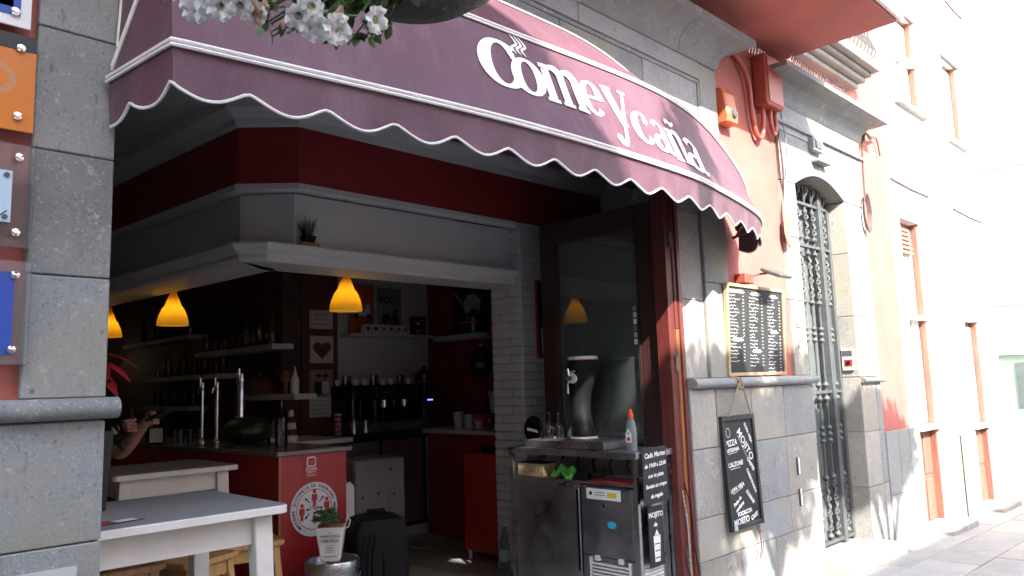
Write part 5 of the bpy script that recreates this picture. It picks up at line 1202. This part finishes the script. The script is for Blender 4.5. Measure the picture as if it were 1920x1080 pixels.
text('ESPECIAL', .026, o, 'whiteprint', Matrix.Translation((-.0135, 0, .10)) @ LEFT @ Matrix.Rotation(R(-8), 4, 'Z'), bold=.0004); G().lathe([(.03, 0), (.03, .008), (.012, .012), (.012, .03)], 14).obj('stand', 'black', o, True)
o = thing('soap_bottle', 'clear washing liquid bottle with orange cap at the corner of the beer stand', 'bottle', (3.86, .18, FZ + .996))
g = G(); g.lathe([(.030, 0), (.036, .008), (.037, .10), (.035, .13), (.026, .165), (.015, .185)], 20); o2 = g.obj('body', 'gel', o, True); o2.scale = (.75, 1, 1.05)
G().lathe([(.017, .19), (.018, .215), (.012, .225), (.008, .245), (.0, .25)], 14, (0, 0, .005)).obj('cap', 'orangecap', o, True); G().prismX([(.02, .05), (-.02, .05), (-.022, .10), (0, .135), (.022, .10)], -.0305, -.0295).obj('label_sheet', 'whiteprint', o); G().prismX([(.012, .06), (-.012, .06), (-.012, .08), (.012, .08)], -.0312, -.0306).obj('label_mark', 'redprint', o); G().prismX([(.008, .10), (-.008, .10), (0, .12)], -.0312, -.0306).obj('label_leaf', 'teal', o)
o = thing('wooden_box', 'pale wooden box on the shelf of the beer stand', 'box', (3.83, .95, FZ + .801)); B(-.06, .06, -.10, .14, 0, .085).obj('case', 'boxwood', o, bevel=.003); B(-.062, .062, -.103, .143, .086, .094).obj('lid', 'black_wood', o)
o = thing('green_cloth', 'crumpled green cleaning cloth on the shelf of the beer stand', 'cloth', (3.82, .70, FZ + .801)); g = G(); N = 18; vs = []; fs = []
for i in range(N):
    for j in range(N):
        u, v = i / (N - 1) - .5, j / (N - 1) - .5; r_ = math.hypot(u, v); h = max(0.004, .06 * (1 - 3.2 * r_ * r_) + .022 * math.sin(9 * u + 3 * v) + .016 * math.sin(14 * v - 6 * u) + random.uniform(-.004, .004))
        vs.append((u * .13 + random.uniform(-.003, .003), v * .22 + .01 * math.sin(12 * u), h))
for i in range(N - 1):
    for j in range(N - 1): fs.append((i * N + j, i * N + j + 1, (i + 1) * N + j + 1, (i + 1) * N + j))
g.add(vs, fs).obj('fold', 'greencloth', o, True)
o = thing('red_mat', 'red folded mat lying on top of the beer cooler', 'mat', (3.90, .31, FZ + .801)); B(-.13, .10, -.17, .17, 0, .006).obj('sheet', 'redcloth', o, bevel=.002); B(.101, .17, -.17, .17, 0, .005).obj('glass_edge', 'skyblue', o)
o = thing('black_card', 'small folded black card standing on the beer stand shelf', 'card', (3.80, .53, FZ + .801)); G().add([(-.03, -.06, 0), (-.03, .06, 0), (0, .05, .075), (0, -.05, .075), (.03, -.06, 0), (.03, .06, 0)], [(0, 1, 2, 3), (3, 2, 5, 4)]).obj('sheet', 'black', o)
o = thing('white_bracket', 'white plastic hook on the right post of the beer stand', 'hook', (4.125, .06, .93)); B(0, .09, -.03, .02, 0, .05).obj('body', 'ceramic', o, bevel=.012); B(.05, .08, -.02, .01, .051, .09).obj('knob', 'black', o, bevel=.004)
g = G(); pts = cr([(4.14, .02, .80), (4.15, .0, .6), (4.155, .0, .35), (4.17, -.01, .18)], 14)
for i in range(0, len(pts) - 1):
    c = pts[i]; ax = (1, 0) if i % 2 else (0, 1)
    g.tube([(c.x + ax[0] * .006 * math.cos(a), c.y + ax[1] * .006 * math.cos(a), c.z + .011 * math.sin(a)) for a in [k * math.pi / 4 for k in range(9)]], .002, 5)
solo(g.obj('hanging_chain', 'steel', None, True), 'thin steel chain hanging beside the wooden door jamb', 'chain')
o = G().tube(cr([(4.15, .01, .86), (4.165, -.02, .7), (4.19, -.01, .5), (4.22, -.02, .3), (4.24, -.03, .1)], 6), .004, 6).obj('power_cable', 'black', None, True); solo(o, 'thin black cable hanging down the red door jamb', 'cable')

# ================================================================== BOARDS AND SIGNS OUTSIDE
mb = thing('menu_board', 'black chalk menu board in light wood frame on the coral wall', 'menu board', (5.17, .022, 1.53), 0)
W, Hh = .41, .61; TM = Matrix.Rotation(R(2.5), 4, 'X')
g = G(TM); g.box(-W, W, -.028, -.012, 0, Hh); g.obj('panel', 'chalk', mb)
for a in ((-W - .002, W + .002, -.040, -.008, -.02, .004), (-W - .002, W + .002, -.040, -.008, Hh - .004, Hh + .02)): G(TM).box(*a).obj('frame_rail', 'boxwood', mb, bevel=.003)
for a in ((-W - .02, -W + .004, -.041, -.007, -.02, Hh + .02), (W - .004, W + .02, -.041, -.007, -.02, Hh + .02)): G(TM).box(*a).obj('frame_rail', 'boxwood', mb, bevel=.003)
def chalk(x, z, wd, h, parent, f, seed):
    rnd = random.Random(seed); pts = []; n = max(4, int(wd / .008))
    for i in range(n + 1): pts.append(Vector((x + wd * i / n, z + h * (rnd.random() - .5) * (1 if rnd.random() > .15 else 2))))
    vs, fs = ribbon(pts, [h * .26] * len(pts), f); return vs, fs
fb = lambda x, z: tuple(TM @ Vector((x, -.0295, z)))
cols = [(-.385, [('ENTRANTES', .575, 13), ('BEBIDAS', .235, 6)]), (-.11, [('PLATOS', .57, 16), ('POLLO', .155, 4)]), (.165, [('PASTA', .565, 10), ('PIZZA', .30, 13)])]
q = 0
for cx_, blocks in cols:
    for head, z0, n in blocks:
        text('~' + head + '~', .034, mb, 'chalkline', TM @ atF(cx_ + .10, -.0300, z0), bold=.0009)
        g = G(); zz = z0 - .030
        for k in range(n):
            q += 1; vs, fs = chalk(cx_, zz, random.Random(q).uniform(.07, .15), .0105, mb, fb, q); g.add(vs, fs)
            vs, fs = chalk(cx_ + .178, zz, .026, .010, mb, fb, q + 500); g.add(vs, fs); zz -= .0238
        g.obj('handwritten_lines', 'chalkline', mb)['kind'] = 'stuff'
lp = thing('picture_light', 'small floodlight on a bracket above the menu board', 'light', (5.08, .03, 2.19))
B(-.10, .03, -.09, 0, -.02, .05).obj('junction', 'coral_box', lp, bevel=.006); G().tube([(.0, -.05, .03), (.06, -.12, .05), (.10, -.17, .055)], .008, 6).obj('arm', 'iron', lp, True)
g = G(Matrix.Translation((.14, -.2, .04)) @ Matrix.Rotation(R(25), 4, 'X')); g.box(-.1, .1, -.08, .08, 0, .025); g.obj('head', 'iron', lp, bevel=.006); g = G(Matrix.Translation((.14, -.2, .04)) @ Matrix.Rotation(R(25), 4, 'X')); g.box(-.085, .085, -.065, .065, -.004, -.0005); g.obj('lens', 'ceramic', lp)
hb = thing('hanging_board', 'tall black chalkboard hanging on a rope from the stone ledge', 'chalkboard', (4.775, -.045, .51))
TM2 = Matrix.Rotation(R(-2.0), 4, 'X')
G(TM2).box(-.20, .20, -.012, .0, .02, .71).obj('panel', 'chalk', hb)
for a in ((-.215, .215, -.022, .002, -.005, .028), (-.215, .215, -.022, .002, .702, .735)): G(TM2).box(*a).obj('frame_rail', 'black_wood', hb, bevel=.003)
for a in ((-.218, -.185, -.023, .003, -.006, .736), (.185, .218, -.023, .003, -.006, .736)): G(TM2).box(*a).obj('frame_rail', 'black_wood', hb, bevel=.003)
def hbt(s_, size, x, z, r=0, sh=.1, b=.0012): text(s_, size, hb, 'chalkline', TM2 @ atF(x, -.0135, z, r), shear=sh, bold=b)
hbt('PIZZA', .055, -.11, .555, R(4)); hbt('ARTESANAL', .032, -.10, .51, R(4)); hbt('CALZONE', .042, -.08, .415, R(3)); hbt('ROPA VIEJA', .038, -.09, .26, R(12)); hbt('Pasta de', .033, -.10, .175, R(25)); hbt('verduras', .033, -.075, .140, R(25))
hbt('FOCACCIA', .038, -.02, .095, R(4)); hbt('MOJITO', .058, -.07, .045, R(3)); hbt('CAFE', .040, .10, .055, R(15), .3); hbt('MOJITO', .075, .07, .535, R(-52)); hbt('ROPA VIEJA', .03, .125, .61, R(-60)); hbt('CREPES', .035, .12, .40, R(-50)); hbt('CARBONARA', .032, .11, .29, R(-60)); hbt('Ensalada', .036, .07, .19, R(-45), .3)
g = G(); f2 = lambda x, z: tuple(TM2 @ Vector((x, -.0135, z)))
for (x0, z0, x1, z1) in ((-.16, .485, -.04, .495), (-.15, .385, -.02, .392), (-.15, .225, -.03, .255), (-.13, .11, -.05, .15), (-.02, .60, .10, .42), (.06, .22, .13, .14)):
    vs, fs = ribbon([Vector((x0, z0)), Vector((x1, z1))], [.004, .003], f2); g.add(vs, fs)
for cx_, cz_ in ((-.14, .625),):
    vs, fs = ribbon(E_(cx_, cz_, .025, .03, 0, 360, 16), [.004] * 17, f2); g.add(vs, fs)
g.obj('chalk_lines', 'chalkline', hb)['kind'] = 'stuff'
B(-.19, -.15, -.026, -.0235, .0, .035).obj('corner_tape', 'skyblue', hb)
o = G().tube([(-.15, -.005, .73), (-.03, -.03, .93), (.0, -.02, .96), (.03, -.03, .93), (.16, -.005, .73)], .005, 6).obj('rope', 'rope', hb, True); G().tube(cr([(-.08, .0, 1.0), (-.04, -.02, .99), (.0, -.03, .955), (-.01, -.03, .92), (.03, -.035, .93), (.0, -.03, .99)], 6), .006, 6).obj('knot', 'rope', hb, True)
G().tube(cr([(.13, -.0, .0), (.17, -.01, -.09), (.17, -.01, -.17), (.14, -.01, -.22)], 6), .004, 6).obj('loose_cord', 'cable', hb, True); G().tube(cr([(.15, -.0, .0), (.20, -.01, -.10), (.18, -.01, -.2), (.14, -.01, -.235)], 6), .003, 6).obj('loose_cord', 'cable', hb, True)
# plaques on the left
def plaque(label, x1, z0, z1, m, inner=(), w_=.42):
    t = thing('wall_plaque', label, 'plaque', (x1 - w_ / 2, .03, z0)); h = z1 - z0
    B(-w_ / 2, w_ / 2, -.058, -.050, 0, h).obj('plate', m, t, bevel=.002)
    for a in inner:
        B(-w_ / 2 + a[0] if a[0] >= 0 else -w_ / 2, w_ / 2 - a[1], a[5] - .002 if len(a) > 5 else -.0605, a[5] if len(a) > 5 else -.0585, a[2], a[3]).obj('printed_field', a[4], t)
    for zz in (.045, h - .045):
        for xx in (-w_ / 2 + .04, w_ / 2 - .045): G().lathe([(.0, -.072), (.012, -.069), (.014, -.0612), (.014, -.0605), (.006, -.0604), (.006, 0)], 14, (xx, 0, zz), 'y').obj('stud', 'chrome', t, True)
    return t
plaque('white plaque with blue band at the very top left', .545, 2.66, 2.98, 'whiteprint', [(0, .03, .035, .12, 'blue'), (0, .05, .06, .20, 'skyblue')])
t = plaque('orange acrylic plaque with black top band', .565, 2.325, 2.635, 'orange', [(0, .0, .262, .31, 'poster_black')])
g = G(); vs, fs = ribbon(E_(.02, .16, .13, .06, -75, 80, 24), [.022] * 25, lambda x, z: (x, -.0585, z)); g.add(vs, fs); g.obj('swirl_mark', 'tan', t)
t = plaque('clear acrylic plaque holding a small white sign', .575, 1.96, 2.285, 'acrylic'); B(-.2, .15, -.066, -.0595, .075, .235).obj('white_sign', 'skyblue', t); 
for zz in (.09, .22): G().lathe([(.008, -.07), (.008, -.0665)], 12, (.135, 0, zz), 'y').obj('screw', 'iron', t)
g = G(); vs, fs = ribbon(cr([(.08, .10), (.10, .13), (.09, .09), (.12, .12), (.11, .085), (.14, .11)], 5), [.004] * 26, lambda x, z: (x, -.0665, z)); g.add(vs, fs).obj('signature', 'blackprint', t)
t = plaque('clear acrylic plaque with blue field, lowest on the left', .58, 1.605, 1.92, 'acrylic', [(0, .045, .03, .28, 'blue')])
o = thing('teal_poster', 'white and teal poster corner at the bottom left on the stone', 'poster', (.53, -.018, .55)); B(-.5, .21, -.004, 0, 0, .44).obj('sheet', 'paper', o); B(-.48, .185, -.0055, -.0042, .02, .415).obj('printed_field', 'teal', o)

# ================================================================== HANGING FLOWER BOWL OVERHEAD
hp = thing('hanging_planter', 'dark weathered flower bowl hanging overhead with white petunias', 'planter', (.93, -1.50, 2.308))
prof_ = [(.0, -.005), (.08, 0), (.14, .015), (.19, .05), (.225, .10), (.24, .16), (.245, .17), (.23, .17)]
G().lathe(prof_, 40).obj('bowl', 'bowl', hp, True); G().lathe([(0, .165), (.228, .165)], 30).obj('soil', 'kraft', hp)
for k in range(3):
    a = k * 2.094 + .4; G().tube([(.235 * math.cos(a), .235 * math.sin(a), .165), (0, 0, 1.0)], .004, 6).obj('chain', 'iron', hp)
G().tube([(0, 0, 1.0), (0, .0, 1.08), (0, 1.73, 1.08)], .015, 8).obj('bracket_arm', 'iron', hp, True)
lfm = [leafmesh('leaf', .030, .0085, 'leaf', .3), leafmesh('leaf', .021, .0065, 'leaf', .5)]
def petunia():
    vs = [(0, 0, 0)]; fs = []; n = 40
    for k, (r_, z) in enumerate([(.004, .002), (.006, .022), (.012, .034), (.024, .040), (.034, .038)]):
        for i in range(n):
            a = 2 * math.pi * i / n; lob = 1 + (.13 * (abs(math.cos(2.5 * a)) - .5) + .035 * math.sin(13 * a) if k >= 3 else 0); zz = z + (.006 * math.sin(10 * a + k) if k == 4 else 0) + (.005 * math.cos(5 * a) if k >= 3 else 0)
            vs.append((r_ * lob * math.cos(a), r_ * lob * math.sin(a), zz))
    for i in range(n): fs.append((0, 1 + i, 1 + (i + 1) % n))
    for k in range(4):
        for i in range(n): fs.append((1 + k * n + i, 1 + k * n + (i + 1) % n, 1 + (k + 1) * n + (i + 1) % n, 1 + (k + 1) * n + i))
    return G().add(vs, fs).mesh('flower', 'petal', True)
pm = petunia()
thr = G().lathe([(.003, .0), (.0065, .02), (.010, .031)], 10, cap=False).mesh('throat', 'petal_c', True)
dry = G().tube([(0, 0, 0), (.006, 0, -.012), (.004, .004, -.03), (.0, .0, -.038)], [.003, .009, .006, .002], 6).mesh('dried_flower', 'dried', True)
AN = Vector((.7415, -1.4421, 2.2646)) - Vector((.93, -1.50, 2.308))    # where the foliage spills over the rim
ri, uv = Vector(rx), Vector(up)
for k in range(46):
    u = random.random(); a = -.13 + .24 * u; dp = random.uniform(-.05, .08)
    start = AN + ri * .19 + uv * .06 + Vector(fw) * dp
    tip = AN + ri * a + uv * (-.055 + .055 * random.random() ** 1.5 - .02 * u) + Vector(fw) * dp
    mid = (start + tip) / 2 + uv * .03
    pts = cr([start, mid, tip], 6); G().tube(pts, .002, 5).obj('stem', 'leaf', hp, True)
    for q in range(9):
        c = pts[random.randrange(3, len(pts))] + Vector((random.uniform(-.015, .015), random.uniform(-.015, .015), random.uniform(-.012, .012))); link('leaf', random.choice(lfm), hp, c, (random.uniform(-1, 1), random.uniform(-.6, 1.2), random.uniform(0, 6.28)))
for k in range(10):
    st_ = AN + ri * (-.20 + .03 * k) + uv * (.05 + random.uniform(-.01, .03)); link('leaf', lfm[0], hp, st_, (random.uniform(-1, 1), random.uniform(-.2, 1.2), random.uniform(0, 6.28)))
# flowers: position in the hanging clump (right of view, depth, height) and facing
FL = [(372, 3), (392, 16), (416, 24), (440, 12), (462, 4), (456, 44), (420, 4), (486, 38), (507, 48), (590, 58), (604, 78), (636, 86), (656, 90), (626, 70), (700, 60), (612, 34), (500, 6), (380, -10), (432, 36), (405, 40), (470, 26)]
fwh = Vector(fw)
for k, (a, b) in enumerate(FL):
    pos = AN + ri * (a - 600) * .00105 - uv * b * .00105 + fwh * random.uniform(-.12, -.06)
    face = (-fwh * random.uniform(.4, 1.0) + ri * random.uniform(-.3, .7) + Vector((0, 0, random.uniform(-.9, -.1)))).normalized()
    if k == 14: face = (ri * .85 - fwh * .55 + Vector((0, 0, -.25))).normalized()
    f_ = link('flower', pm, hp, pos, face.to_track_quat('Z', 'Y').to_euler()); s_ = random.uniform(.62, .85); f_.scale = (s_, s_, s_)
    link('throat', thr, f_)
G().tube(cr([AN + ri * .15 + uv * .02, AN + ri * .04 - uv * .02, AN + ri * .02 - uv * .045 - fwh * .05, AN + ri * .09 - uv * .06 - fwh * .08], 6), .0022, 5).obj('stem', 'leaf', hp, True)
for k in range(16):
    pos = AN + ri * random.uniform(-.13, .06) + fwh * random.uniform(-.1, .0) - uv * random.uniform(.02, .06); link('dried_flower', dry, hp, pos, (random.uniform(-.6, .6), random.uniform(-.6, .6), random.uniform(0, 6)))
finish_texts()
